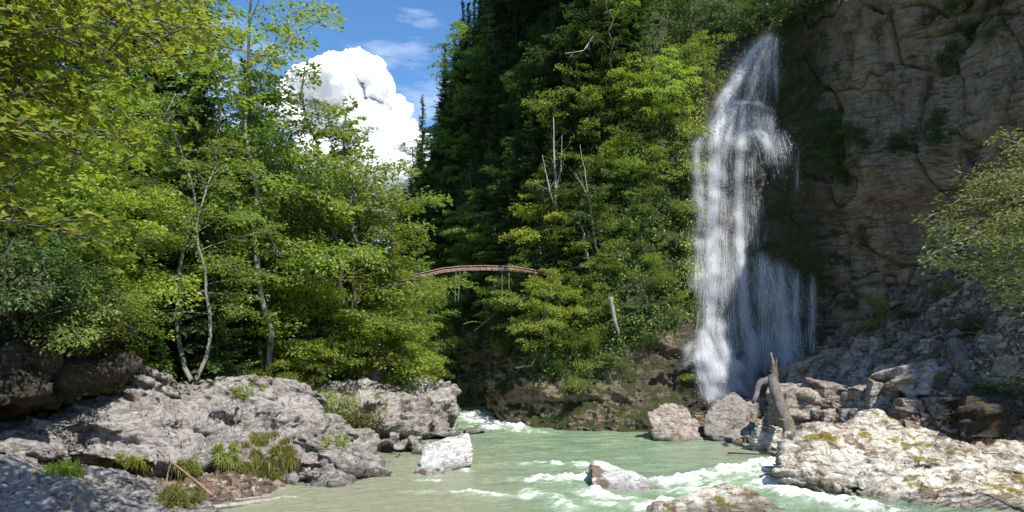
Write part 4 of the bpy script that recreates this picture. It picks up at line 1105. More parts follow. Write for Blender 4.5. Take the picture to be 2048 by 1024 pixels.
vm = veg.reshape(WALL.shape[:2]); pxg = WPX; rwg = WROW
cand = np.argwhere((vm > 0.5) & (pxg > 780) & (pxg < 1800) & (rwg > -60) & (rwg < 780))
NW = N0.reshape(WALL.shape)
pick = cand[rs.choice(len(cand), 11000)]
pp = WALL[pick[:, 0], pick[:, 1]]; nn_ = NW[pick[:, 0], pick[:, 1]]
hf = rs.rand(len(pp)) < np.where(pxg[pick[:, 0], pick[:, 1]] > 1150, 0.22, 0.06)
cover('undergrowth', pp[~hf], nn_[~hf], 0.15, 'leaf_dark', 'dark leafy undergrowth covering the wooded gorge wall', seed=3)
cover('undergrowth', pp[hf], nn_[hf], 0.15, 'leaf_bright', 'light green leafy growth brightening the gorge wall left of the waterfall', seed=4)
cand = np.argwhere((pxg > 1360) & (pxg < 1402) & (rwg > 180) & (rwg < 560))
cand = cand[rs.choice(len(cand), 900)]
cover('grass', WALL[cand[:, 0], cand[:, 1]], NW[cand[:, 0], cand[:, 1]], 0.17, 'grass', 'yellowish grass fringe along the left edge of the waterfall', seed=6, up=-0.8)
m_ = (pxg > 1560) & (pxg < 1960) & (rwg > 0) & (rwg < 620)
mn = fbm(WALL.reshape(-1, 3) * 0.45 + 60, 4).reshape(pxg.shape) + 0.5 * np.exp(-((pxg - 1650) / 50) ** 2 - ((rwg - 285) / 55) ** 2) + 0.4 * np.exp(-((pxg - 1800) / 35) ** 2 - ((rwg - 300) / 20) ** 2) + 0.5 * np.exp(-((pxg - 1930) / 80) ** 2 - ((rwg - 20) / 60) ** 2)
cand = np.argwhere(m_ & (mn > 0.52))
if len(cand) > 100:
    cand = cand[rs.choice(len(cand), 1500)]
    cover('moss', WALL[cand[:, 0], cand[:, 1]], NW[cand[:, 0], cand[:, 1]], 0.09, 'leaf_dark', 'dark green plant cushions on the beds of the brown cliff', seed=8, spread=0.10)
# left bank cover
n = 16000
yy = rs.uniform(22, 62, n); xx = np.interp(yy, YK, XLK) - rs.uniform(0.8, 22, n)
zz = ground(xx, yy); gp = np.stack([xx, yy, zz], 1); ok = zz > 1.0
gN = np.tile([0.3, -0.4, 0.85], (n, 1))
sel = ok & (rs.rand(n) < 0.5)
cover('undergrowth', gp[sel], gN[sel], 0.13, 'leaf_bright', 'light green herbs covering the sunny slope of the left bank', seed=9, per=7)
sel2 = ok & ~sel
cover('undergrowth', gp[sel2], gN[sel2], 0.13, 'leaf_green', 'leafy ground cover under the trees of the left bank', seed=10, per=7)
# ------------------------------------------------------------------ where a photo ray meets the rocks or the ground
from mathutils.bvhtree import BVHTree
_bvh = {}
def bvh_of(names):
    key = tuple(names)
    if key not in _bvh:
        VV, FF, b = [], [], 0
        for o in bpy.data.objects:
            if o.type == 'MESH' and o.parent is None and o.name in names:
                me = o.data; n = len(me.vertices)
                a = np.empty(n * 3, np.float32); me.vertices.foreach_get('co', a)
                a = a.reshape(-1, 3)
                if o.matrix_basis != o.matrix_basis.Identity(4):
                    mw = np.array(o.matrix_basis); a = a @ mw[:3, :3].T + mw[:3, 3]
                VV.extend(map(tuple, a.tolist()))
                FF.extend([tuple(b + i for i in p_.vertices) for p_ in me.polygons]); b += n
        _bvh[key] = BVHTree.FromPolygons(VV, FF)
    return _bvh[key]
ROCKS = [o.name for o in bpy.data.objects if o.type == 'MESH' and o.parent is None and ('rock' in o.name)]
def hit(px, row, names=None):
    tree_ = bvh_of(names or ROCKS)
    d = Vector(((px - 1024) / F, 1.0, -(row - HORIZON) / F))
    loc, nrm, idx, dist = tree_.ray_cast(Vector((0, 0, CAM_Z)), d.normalized())
    g = ground_hit(px, row)
    if loc is None or loc.y > g[1]: return g, np.array([0, -0.4, 0.9])
    return np.array(loc), np.array(nrm)

# ------------------------------------------------------------------ cumulus cloud
rs = np.random.RandomState(77)
CY = 900.0
puffs = [(705, 165, 62), (660, 165, 55), (610, 175, 50), (745, 170, 38), (760, 215, 45), (735, 140, 30), (712, 128, 28), (680, 125, 22), (795, 208, 22), (790, 235, 30), (815, 262, 24), (835, 285, 26), (775, 265, 42), (720, 240, 60), (650, 245, 60), (590, 190, 40), (570, 220, 40),
         (700, 320, 70), (790, 330, 50), (620, 320, 60), (850, 320, 35), (850, 380, 40), (760, 400, 70), (640, 400, 70), (640, 142, 26), (600, 150, 22)]
bm = bmesh.new()
for (px, row, r_) in puffs:
    for k in range(5):
        c = W(px + rs.normal() * r_ * 0.25, row + rs.normal() * r_ * 0.2 + 4, CY + rs.normal() * 18)
        rr = r_ / F * CY * rs.uniform(0.60, 0.80)
        r1 = bmesh.ops.create_icosphere(bm, subdivisions=3, radius=rr)
        for v_ in r1['verts']: v_.co += Vector(c)
me = bpy.data.meshes.new('puffs'); bm.to_mesh(me); bm.free()
o = bpy.data.objects.new('puffs', me); COL.objects.link(o)
md = o.modifiers.new('r', 'REMESH'); md.mode = 'VOXEL'; md.voxel_size = 0.95; md.use_smooth_shade = True
sm = o.modifiers.new('s', 'SMOOTH'); sm.factor = 0.5; sm.iterations = 22
ev = bpy.data.meshes.new_from_object(o.evaluated_get(bpy.context.evaluated_depsgraph_get()))
n = len(ev.vertices); V = np.empty(n * 3, np.float32); ev.vertices.foreach_get('co', V); N = np.empty(n * 3, np.float32); ev.vertices.foreach_get('normal', N)
V = V.reshape(-1, 3).astype(float); N = N.reshape(-1, 3).astype(float)
def billow(P): return 1 - np.abs(perlin(P)) * 2
dsp = 5.0 * (billow(V / 21.0) - 0.4) + 2.6 * (billow(V / 9.5 + 7) - 0.4) + 1.2 * (billow(V / 4.6 + 3) - 0.4) + 0.8 * (billow(V / 2.3 + 13) - 0.4)
V += N * dsp[:, None]
ev.vertices.foreach_set('co', V.astype(np.float32).ravel()); ev.update()
COL.objects.unlink(o); bpy.data.objects.remove(o)
t = NT('cloud_white')
p = t.node('ShaderNodeBsdfPrincipled', {'Base Color': (0.93, 0.94, 0.96, 1), 'Roughness': 1.0, 'Specular IOR Level': 0.0, 'Subsurface Weight': 1.0, 'Subsurface Radius': (1, 1, 1), 'Subsurface Scale': 22.0})
ev.materials.clear(); ev.materials.append(t.done(p.outputs[0]))
tag(link('cloud', ev), 'white cumulus cloud behind the left trees', kind='structure')

# ------------------------------------------------------------------ waterfall
DW, DH, DS = 420, 900, 2.5                                  # depth of the wall behind the falls on a fine raster
D0x = 1340
nx, ny = int(DW / DS), int(DH / DS)
dm = np.full((nx, ny), 1e9)
ix = ((WPX - D0x) / DS).astype(int).ravel(); iy = (WROW / DS).astype(int).ravel()
ok = (ix >= 0) & (ix < nx) & (iy >= 0) & (iy < ny) & (WALL[..., 1].ravel() > 30)
np.minimum.at(dm, (ix[ok], iy[ok]), WALL[..., 1].ravel()[ok])
for _ in range(6):
    sh_ = np.stack([np.roll(dm, k, a) for k in (-1, 1) for a in (0, 1)])
    dm = np.where(dm > 1e8, sh_.min(0), dm)
dm = np.where(dm > 1e8, 46, dm)
pad = np.pad(dm, 2, mode='edge')
dmin = np.min([pad[a:a + nx, b:b + ny] for a in range(5) for b in range(5)], 0)
def blur(a, k):
    for _ in range(k):
        p_ = np.pad(a, 1, mode='edge'); a = (p_[:-2, 1:-1] + p_[2:, 1:-1] + p_[1:-1, :-2] + p_[1:-1, 2:] + 2 * a) / 6
    return a
dsm = blur(dmin, 14)
# falling water keeps to the front: never recedes while it drops between ledges
def depth(px, row):
    x = np.clip((np.asarray(px) - D0x) / DS, 0, nx - 1.01); y = np.clip(np.asarray(row) / DS, 0, ny - 1.01)
    i, j = x.astype(int), y.astype(int); a, b = x - i, y - j
    return (dsm[i, j] * (1 - a) + dsm[i + 1, j] * a) * (1 - b) + (dsm[i, j + 1] * (1 - a) + dsm[i + 1, j + 1] * a) * b

LANES = [  # (px, row, half width) ..., number of threads
 ([(1538, 74, 5), (1512, 100, 6), (1482, 140, 8), (1462, 180, 9), (1448, 215, 10), (1436, 260, 14), (1430, 310, 15), (1428, 380, 13), (1426, 450, 14), (1424, 500, 18), (1424, 560, 16), (1420, 620, 16), (1420, 670, 18)], 1500),
 ([(1542, 72, 4), (1520, 110, 8), (1508, 150, 8), (1500, 205, 10)], 130),
 ([(1535, 80, 6), (1495, 120, 10), (1475, 170, 12), (1462, 210, 10)], 140),
 ([(1548, 75, 6), (1535, 130, 8), (1528, 205, 9)], 60),
 ([(1552, 78, 4), (1550, 130, 6), (1552, 205, 7)], 40),
 ([(1450, 206, 6), (1480, 206, 6), (1510, 205, 6), (1545, 224, 6)], 60),
 ([(1488, 206, 8), (1485, 260, 9), (1480, 310, 9), (1478, 380, 10), (1478, 440, 9), (1482, 500, 11), (1488, 570, 12), (1492, 640, 14), (1505, 700, 18), (1512, 745, 16)], 820),
 ([(1515, 206, 12), (1518, 262, 16), (1532, 290, 10), (1538, 330, 9)], 100),
 ([(1540, 222, 8), (1545, 262, 14), (1548, 320, 16), (1556, 360, 14)], 45),
 ([(1497, 268, 6), (1515, 262, 8), (1532, 272, 8), (1537, 300, 6)], 90),
 ([(1560, 268, 12), (1568, 300, 16), (1574, 330, 12)], 22),
 ([(1590, 290, 2), (1594, 330, 2), (1598, 395, 3)], 6),
 ([(1470, 206, 14), (1458, 262, 12), (1450, 320, 12)], 130),
 ([(1440, 262, 8), (1410, 270, 8), (1396, 288, 6), (1394, 340, 5), (1393, 400, 5)], 120),
 ([(1400, 330, 9), (1402, 430, 11), (1398, 520, 13), (1400, 610, 12)], 150),
 ([(1445, 330, 16), (1450, 430, 20), (1448, 540, 22), (1450, 640, 22)], 90),
 ([(1505, 300, 18), (1505, 400, 22), (1510, 500, 22)], 60),
 ([(1525, 500, 9), (1524, 560, 7), (1528, 640, 12), (1532, 750, 18)], 120),
 ([(1562, 525, 8), (1566, 590, 8), (1570, 650, 12), (1572, 745, 18)], 190),
 ([(1594, 540, 5), (1592, 620, 7), (1594, 735, 14)], 110),
 ([(1626, 548, 7), (1626, 620, 10), (1622, 715, 12)], 60),
 ([(1535, 515, 26), (1555, 600, 38), (1558, 740, 44)], 300),
 ([(1455, 500, 22), (1460, 600, 24), (1465, 740, 24)], 120),
 ([(1575, 640, 10), (1573, 690, 18), (1578, 740, 22)], 200),
 ([(1510, 655, 8), (1505, 700, 14), (1500, 745, 20)], 160),
 ([(1408, 660, 10), (1418, 700, 14), (1432, 745, 16), (1425, 800, 14)], 620),
 ([(1425, 700, 10), (1450, 740, 12), (1490, 780, 12), (1502, 795, 8)], 240),
 ([(1465, 715, 5), (1490, 735, 6), (1512, 758, 6)], 110),
 ([(1398, 672, 5), (1396, 720, 8), (1412, 760, 8), (1420, 805, 10)], 120),
 ([(1440, 735, 8), (1452, 765, 14), (1462, 792, 14)], 150),
 ([(1440, 630, 12), (1452, 690, 16), (1470, 765, 18)], 170),
 ([(1394, 690, 4), (1385, 680, 5), (1370, 700, 3)], 14)]
rs = np.random.RandomState(101)
VV, QQ, base = [], [], 0
dens = np.zeros((nx, ny))
for lane, cnt_ in LANES:
    lane = np.array(lane, float)
    seg = np.concatenate([[0], np.cumsum(np.hypot(np.diff(lane[:, 0]), np.diff(lane[:, 1])))])
    for k in range(int(cnt_ * 1.5)):
        ln = rs.uniform(8, 42) * (1.4 if rs.rand() < 0.15 else 1)
        s0 = rs.uniform(-ln * 0.3, seg[-1] - ln * 0.6)
        tp_ = min(1, (s0 + ln) / 25.0) * min(1, (seg[-1] - s0) / 70.0) if seg[-1] > 90 else 1
        if rs.rand() > tp_: continue
        m = 6
        ss = np.clip(np.linspace(s0, s0 + ln, m), 0, seg[-1])
        off = np.clip(rs.normal() * (0.38 if rs.rand() < 0.75 else 0.95), -1.8, 1.8)
        px = np.interp(ss, seg, lane[:, 0]) + off * np.interp(ss, seg, lane[:, 2]) + np.cumsum(rs.normal(size=m) * 0.5)
        row = np.interp(ss, seg, lane[:, 1]) + (abs(rs.normal()) * 16 if lane[0, 1] > 480 and s0 < 60 else rs.normal() * 1.5)
        if row[-1] - row[0] < 3 and ln > 25 and lane[-1, 1] - lane[0, 1] > 60: continue
        y = depth(px, row) - 0.22 - 0.35 * rs.rand()
        P = np.stack([(px - 1024) / F * y, y, CAM_Z - (row - HORIZON) / F * y], 1)
        w = (0.004 + 0.013 * rs.rand() ** 3) * np.sin(np.linspace(0.25, 2.9, m)) 
        v_, q_ = tubes([(P, w + 0.002)], 3)
        VV.append(v_); QQ.append(q_ + base); base += len(v_)
        a = np.clip(((px - D0x) / DS).astype(int), 0, nx - 1); b = np.clip((row / DS).astype(int), 0, ny - 1)
        for a_o in np.linspace(0, 1, 5): np.add.at(dens, (int(np.clip((px[0] + (px[-1] - px[0]) * a_o - D0x) / DS, 0, nx - 1)), int(np.clip((row[0] + (row[-1] - row[0]) * a_o) / DS, 0, ny - 1))), 1)
# spray drops thrown off the ledges
nd = 5200
lane_pts = np.argwhere(dens > 0)
pk = lane_pts[rs.choice(len(lane_pts), nd)]
px = D0x + pk[:, 0] * DS + rs.normal(size=nd) * 14; row = pk[:, 1] * DS + rs.normal(size=nd) * 10
y = depth(px, row) - 0.3 - 0.7 * rs.rand(nd)
C_ = np.stack([(px - 1024) / F * y, y, CAM_Z - (row - HORIZON) / F * y], 1)
T4 = np.array([(1, 1, 1), (1, -1, -1), (-1, 1, -1), (-1, -1, 1)], float)
dv = (C_[:, None] + T4[None] * (0.007 + 0.014 * rs.rand(nd) ** 2)[:, None, None] * np.array([1, 1, 2.2])).reshape(-1, 3)
dt = np.array([(0, 1, 2), (0, 3, 1), (0, 2, 3), (1, 3, 2)])
tri = (np.arange(nd)[:, None, None] * 4 + dt[None]).reshape(-1, 3)
t = NT('falling_water')
p = t.node('ShaderNodeBsdfPrincipled', {'Base Color': (0.90, 0.92, 0.96, 1), 'Roughness': 0.35, 'Specular IOR Level': 0.4})
tr = t.node('ShaderNodeBsdfTranslucent', {'Color': (0.9, 0.92, 0.96, 1)})
mx = t.node('ShaderNodeMixShader', {0: 0.45, 1: p.outputs[0], 2: tr.outputs[0]})
mx = t.node('ShaderNodeMixShader', {0: 0.5, 1: t.n('ShaderNodeBsdfTransparent').outputs[0], 2: mx.outputs[0]})
M['falling'] = t.done(mx.outputs[0])
wf = link('waterfall', mesh('waterfall', np.concatenate(VV + [dv]), [np.concatenate(QQ), tri + base], mats=[M['falling']]))
tag(wf, 'tall white waterfall fanning down the dark rock wall', kind='structure')

# thin veils of water between the threads
dn_ = blur(dens, 2); dn_ = dn_ / np.percentile(dn_[dn_ > 0.2], 93)
dd = blur(np.clip(dn_, 0, 1.2) ** 0.85, 3)
dd2 = blur(np.clip(dn_ * 4, 0, 1), 26)
t = NT('water_veil')
v1 = coords(t, scale=(7, 3, 0.42)); v2 = coords(t, scale=(20, 8, 1.3))
s1 = t.noise(v1, 1.0, 5, 0.65); s2 = t.noise(v2, 1.0, 4, 0.7)
st_ = t.math('MULTIPLY', t.ramp(s1, [(0.34, 0.22), (0.62, 1.0)]), t.ramp(s2, [(0.34, 0.4), (0.62, 1.0)]))
a_ = t.math('MULTIPLY', t.attr('dens'), st_)
a_ = t.math('ADD', a_, t.math('MULTIPLY', t.attr('veil'), 0.12), clamp=True)
df = t.node('ShaderNodeBsdfDiffuse', {'Color': (0.88, 0.90, 0.95, 1)})
tl_ = t.node('ShaderNodeBsdfTranslucent', {'Color': (0.88, 0.90, 0.95, 1)})
dm_ = t.node('ShaderNodeMixShader', {0: 0.4, 1: df.outputs[0], 2: tl_.outputs[0]})
tp = t.n('ShaderNodeBsdfTransparent')
mx = t.node('ShaderNodeMixShader', {0: a_, 1: tp.outputs[0], 2: dm_.outputs[0]})
M['veil'] = t.done(mx.outputs[0])
for lay, offs, amp_ in ((0, 0.28, 0.8), (1, 0.5, 0.6), (2, 0.75, 0.4)):
    pxs = D0x + np.arange(nx) * DS; rws = np.arange(20, ny) * DS
    A_, B_ = np.meshgrid(pxs, rws, indexing='ij')
    y = depth(A_, B_) - offs
    P = np.stack([(A_ - 1024) / F * y, y, CAM_Z - (B_ - HORIZON) / F * y], -1).reshape(-1, 3)
    dn = (dd[:, 20:] * amp_).ravel(); ve = (dd2[:, 20:] * amp_).ravel()
    q_ = grid_quads(nx, ny - 20)
    keep = (dn[q_].max(1) > 0.02) | (ve[q_].max(1) > 0.04)
    vl = link('waterfall_veil', mesh('waterfall_veil', P, q_[keep], attrs={'dens': dn, 'veil': ve}, mats=[M['veil']]), parent=wf)

# ------------------------------------------------------------------ near maple and the willow on the right
def boughs(seed, ends, start_fn, leafn, lsize, maple=False, twig=0.9, r0=0.05, spread=1.0, flat=0.5, subs=9):
    r_ = np.random.RandomState(seed)
    lines, PP, DD, NN, SS = [], [], [], [], []
    for e in ends:
        e = np.asarray(e, float); s = start_fn(e)
        n = 9; u = np.linspace(0, 1, n)
        L_ = np.linalg.norm(e - s)
        br = s + (e - s) * u[:, None]; br[:, 2] += 0.10 * L_ * np.sin(u * np.pi)
        br += np.cumsum(r_.normal(size=(n, 3)) * 0.018 * L_, 0) * (np.sin(u * np.pi))[:, None]
        lines.append((br, r0 * (1 - 0.88 * u)))
        dl = rot_to(e - s)
        for j in range(subs):
            g = 0.15 + 0.85 * (j + r_.rand()) / subs
            q0 = np.array([np.interp(g, u, br[:, k]) for k in range(3)])
            a = (1 if j % 2 else -1) * r_.uniform(0.4, 1.1)
            ca, sa = math.cos(a), math.sin(a)
            d = rot_to(np.array([dl[0] * ca - dl[1] * sa, dl[0] * sa + dl[1] * ca, dl[2] * 0.5 + r_.normal() * 0.25]))
            l = twig * r_.uniform(0.5, 1.1)
            w = np.linspace(0, 1, 4); tw = q0 + d * (w * l)[:, None]; tw[:, 2] -= 0.15 * l * w ** 2
            lines.append((tw, r0 * 0.3 * (1 - 0.8 * w) + 0.002))
            P, D, N, S = spray(r_, q0, d, l * 1.1, leafn, lsize, width=0.5 * spread, flat=flat)
            PP.append(P); DD.append(D); NN.append(N); SS.append(S)
    P, D, N, S = map(np.concatenate, (PP, DD, NN, SS))
    return tubes(lines, 6), (maple_leaves(P, D, N, S) if maple else leaf_quads(P, D, N, S, 0.45))

def special_tree(name, trunk_line, parts, bark, leaf, label, loc):
    e = bpy.data.objects.new(name, None); COL.objects.link(e); e.location = loc
    tv, tq = tubes([trunk_line], 10); (bv, bq), (lv, lq) = parts
    off = np.array(loc)
    link('trunk', mesh('trunk', np.concatenate([tv, bv]) - off, np.concatenate([tq, bq + len(tv)]), mats=[M[bark]]), e)
    link('crown', mesh('crown', lv - off, lq, smooth=False, mats=[M[leaf]]), e)
    return tag(e, label, 'tree')

r2 = np.random.RandomState(55)
ends = []
for k in range(78):
    px = r2.uniform(-120, 410); row = r2.uniform(-60, 430)
    if row > 480 - px * 0.80 + r2.normal() * 20: continue
    ends.append(W(px, row, r2.uniform(9.0, 14.0)))
ends += [W(425, 75, 13), W(400, 20, 13.5), W(340, 120, 12.5), W(415, 90, 12.5), W(290, 240, 12), W(180, 478, 9.5), W(150, 462, 9.2), W(250, 330, 12)]
tb = np.array([-10.5, 7.5, 0.5])
tline = (np.array([tb, tb + [0.2, 0.4, 3], tb + [0.5, 1.0, 6], tb + [0.6, 1.5, 9.5], tb + [0.9, 2.0, 13]]), np.array([0.34, 0.28, 0.24, 0.17, 0.05]))
def ms(e):
    h = np.clip(e[2] - 1.0, 3.5, 11.5); return np.array([np.interp(h, tline[0][:, 2], tline[0][:, k]) for k in range(3)])
special_tree('maple_tree', tline, boughs(61, ends, ms, 20, 0.135, True, twig=1.1, r0=0.045, subs=11, flat=0.6), 'bark', 'leaf_yellow', 'near maple with large yellow-green leaves reaching in from the upper left', tuple(tb))

wb = np.array([13.2, 15.5, 1.0])
wend = [W(*a) for a in ((1855, 465, 14), (1875, 425, 14.2), (1900, 395, 14), (1940, 372, 13.6), (1985, 345, 13.8), (2015, 292, 14), (2040, 300, 13.5), (1868, 505, 13.8), (1885, 540, 14), (1925, 500, 13.5), (1960, 470, 13.5), (1990, 430, 13), (2030, 400, 13), (1950, 560, 14), (1985, 590, 14.2), (2030, 540, 13.5), (2060, 480, 13), (2045, 600, 14),
                                (1890, 480, 14.6), (1915, 440, 14.8), (1960, 410, 14.9), (2000, 380, 14.8), (2040, 350, 15), (1930, 530, 14.8), (1970, 520, 15), (2010, 500, 15), (2050, 560, 15))]
wl = (np.array([wb, wb + [-0.2, -0.3, 2.5], wb + [-0.6, -0.7, 4.6], wb + [-1.0, -0.9, 7.2]]), np.array([0.16, 0.13, 0.09, 0.04]))
def wsf(e):
    h = np.clip(e[2] - 0.6, 3.0, 7.6); return np.array([np.interp(h, wl[0][:, 2], wl[0][:, k]) for k in range(3)])
special_tree('willow_tree', wl, boughs(62, wend, wsf, 42, 0.09, False, twig=0.62, r0=0.026, subs=14, flat=0.9), 'bark_pale', 'leaf_pale', 'small pale-leaved willow leaning in from the right edge before the dark cliff', tuple(wb))
wb2 = np.array([15.0, 19.5, 1.0])
wend2 = [W(*a) for a in ((1965, 670, 19), (1990, 650, 19), (1975, 720, 18.8), (2000, 760, 18.5), (2040, 690, 19), (2045, 640, 19.5), (2030, 780, 18.5), (2055, 730, 18))]
wl2 = (np.array([wb2, wb2 + [0, 0, 1.3], wb2 + [-0.2, 0.1, 2.8], wb2 + [-0.3, 0, 4.2]]), np.array([0.10, 0.08, 0.05, 0.02]))
def wsf2(e):
    h = np.clip(e[2] - 0.3, 1.5, 5.0); return np.array([np.interp(h, wl2[0][:, 2], wl2[0][:, k]) for k in range(3)])
special_tree('willow_tree', wl2, boughs(63, wend2, wsf2, 9, 0.07, False, twig=0.7, r0=0.02, subs=9, flat=1.0), 'bark_dark', 'leaf_dark', 'sparse dim bush at the right edge above the foreground rock', tuple(wb2))

# ------------------------------------------------------------------ dead wood
def dead(name, lines, mat, label, cat, group=None, sides=7, twigs=0, seed=1, wob=0.03):
    r_ = np.random.RandomState(seed); out = []
    for P, r0, r1 in lines:
        P = np.asarray(P, float); n = max(8, 3 * len(P)); k = np.linspace(0, len(P) - 1, n)
        Q = np.stack([np.interp(k, np.arange(len(P)), P[:, i]) for i in range(3)], 1)
        Ln = np.linalg.norm(P[-1] - P[0])
        Q[1:-1] += r_.normal(size=(n - 2, 3)) * wob * r0 * 6
        rr = np.linspace(r0, r1, n) * (1 + 0.10 * r_.normal(size=n)); rr = np.maximum(rr, 0.003)
        Q = np.concatenate([Q[:1], Q, Q[-1:]]); rr = np.concatenate([[0.001], rr, [0.001]])
        Q[0] -= (Q[2] - Q[1]) * 0.02; Q[-1] += (Q[-2] - Q[-3]) * 0.02
        out.append((Q, rr))
        for _ in range(twigs):
            i = r_.randint(2, n - 1); d = rot_to((P[-1] - P[0])) * 0.5 + r_.normal(size=3) * 0.7
            l = r_.uniform(0.2, 0.9) * min(1.2, Ln * 0.25)
            out.append((np.stack([Q[i], Q[i] + d * l * 0.5 + r_.normal(size=3) * 0.04, Q[i] + d * l]), np.array([rr[i] * 0.35 + 0.004, 0.008, 0.003])))
    v_, q_ = tubes(out, sides)
    return tag(link(name, mesh(name, v_, q_, mats=[mat])), label, cat, group)

def wl_(*a): return [W(*p_) for p_ in a]
Ys = wall_at(1112, 430)[0][1] - 1.6
dead('dead_snag', [(wl_((1116, 560, Ys + .6), (1112, 450, Ys), (1110, 350, Ys - .1), (1107, 235, Ys - .1)), 0.16, 0.025), (wl_((1112, 420, Ys), (1098, 380, Ys - .3), (1085, 310, Ys - .4)), 0.07, 0.015), (wl_((1110, 390, Ys), (1122, 340, Ys - .2), (1124, 270, Ys - .2)), 0.05, 0.01)],
     M['dead_wood'], 'tall bleached dead snag rising from the yellow-green tree', 'dead tree', twigs=12, seed=3)
Ys = wall_at(1180, 450)[0][1] - 1.3
dead('dead_snag', [(wl_((1212, 600, Ys), (1190, 480, Ys), (1175, 380, Ys), (1160, 290, Ys)), 0.09, 0.015), (wl_((1178, 400, Ys), (1165, 370, Ys - .2), (1150, 345, Ys - .3)), 0.04, 0.01)],
     M['bark_pale'], 'thinner leaning snag right of the tall bleached one', 'dead tree', twigs=10, seed=4)
Ys = wall_at(1230, 650)[0][1] - 0.35
dead('tree_stump', [(wl_((1238, 674, Ys), (1230, 640, Ys - .1), (1222, 594, Ys - .1)), 0.07, 0.13)], M['bark_pale'], 'short pale broken trunk hanging on the mossy cliff above the river', 'dead trunk', twigs=5, seed=5, wob=0.08)
Ys = wall_at(1000, 640)[0][1] - 3.0
dead('dead_branch', [(wl_((1000, 622, Ys + 1), (975, 640, Ys), (948, 662, Ys - .3)), 0.10, 0.05), (wl_((962, 645, Ys), (945, 643, Ys), (926, 648, Ys - .2)), 0.05, 0.015), (wl_((976, 638, Ys), (974, 622, Ys), (980, 610, Ys)), 0.03, 0.01)],
     bark_material('yellow_mossy_wood', (0.20, 0.17, 0.10), (0.42, 0.36, 0.26), moss=0.9), 'forked dead branch with yellow moss reaching over the gorge mouth', 'dead branch', twigs=3, seed=6)
Ys = wall_at(1350, 660)[0][1] - 2
for k, (a, b, lab) in enumerate([((1190, 66), (1130, 108), 'curved white dead branch high on the gorge wall'), ((1030, 735), (1080, 700), 'pale bare twigs hanging near the foot of the gorge corner')]):
    Yk = wall_at(a[0], a[1])[0][1] - 1.8
    dead('dead_branch', [(wl_((a[0], a[1], Yk + .5), ((a[0] + b[0]) / 2 + 8, (a[1] + b[1]) / 2 + 14, Yk), (b[0], b[1], Yk - .4)), 0.06, 0.015)], M['dead_wood'], lab, 'dead branch', twigs=7, seed=7 + k)
dead('driftwood_log', [(wl_((1588, 898, 30.5), (1575, 850, 31.8), (1558, 800, 33.2), (1543, 757, 34.4)), 0.25, 0.26), (wl_((1546, 770, 34.3), (1548, 735, 34.4), (1541, 706, 34.4)), 0.20, 0.06), (wl_((1550, 750, 34.3), (1553, 738, 34.3), (1553, 718, 34.3)), 0.08, 0.02),
                       (wl_((1543, 758, 34.4), (1520, 765, 34.2), (1512, 790, 33.9), (1506, 806, 33.7)), 0.17, 0.08)], M['driftwood'], 'big dark driftwood log with forked root, leaning from boulders down to the water', 'log', seed=8, sides=12, twigs=3, wob=0.012)
dead('driftwood_log', [(wl_((1552, 771, 37.8), (1600, 776, 38.4), (1640, 792, 38.2)), 0.15, 0.11)], M['driftwood'], 'short log lying behind the leaning driftwood trunk', 'log', seed=9, sides=10)
dead('tree_stump', [(wl_((1955, 782, 30.0), (1930, 740, 30.5), (1915, 700, 31), (1905, 662, 31.3)), 0.42, 0.20), (wl_((1940, 760, 30), (1985, 790, 29.6), (2010, 800, 29.5)), 0.16, 0.04), (wl_((1945, 770, 30), (1915, 800, 29.6)), 0.14, 0.04)], M['driftwood'], 'leaning dark stump with spread roots on the right talus', 'stump', seed=10, sides=12, twigs=2)
dead('driftwood_log', [(wl_((1795, 768, 32.5), (1850, 778, 32.3), (1925, 775, 32)), 0.17, 0.17)], M['driftwood'], 'long log lying in front of the layered boulder, left of the stump', 'log', seed=11, sides=10)
dead('driftwood_log', [(wl_((1790, 817, 30), (1850, 826, 29.8), (1905, 815, 29.6)), 0.09, 0.06)], M['driftwood'], 'thin dark log at the foot of the talus above the foreground rock', 'log', seed=12)
dead('tree_stump', [(wl_((1793, 612, 39.5), (1789, 590, 39.6), (1783, 574, 39.6)), 0.30, 0.16), (wl_((1786, 600, 39.4), (1778, 585, 39.4)), 0.14, 0.05)], M['driftwood'], 'short dark stump standing at the top of the talus beside a shrub', 'stump', seed=13, sides=10)
dead('driftwood_branch', [(wl_((1455, 906, 31.9), (1520, 908, 31.8), (1575, 912, 31.6)), 0.035, 0.02)], M['bark_dark'], 'thin dark stick lying on the water left of the foreground rock', 'stick', seed=14)
a1, _ = hit(318, 905); a2, _ = hit(425, 992)
a1 = a1 + [0, -0.1, 0.08]; 
dead('driftwood_branch', [([a1, W(370, 945, (a1[1] + 21.5) / 2), W(424, 990, 21.3)], 0.030, 0.05), ([W(343, 925, a1[1] - 1.0), W(336, 945, a1[1] - 1.0), W(333, 968, a1[1] - 1.2)], 0.025, 0.015)], M['red_wood'], 'reddish bare branch propped against the pale outcrop', 'branch', seed=15, twigs=1)
dead('driftwood_branch', [(wl_((428, 1014, 21.6), (500, 1006, 22.3), (560, 996, 23.0), (602, 994, 23.4)), 0.075, 0.035), (wl_((470, 1000, 22), (540, 992, 22.8)), 0.04, 0.02)], M['dead_wood'], 'pale driftwood branch lying at the waterline between slab and outcrop', 'branch', seed=16, twigs=2)

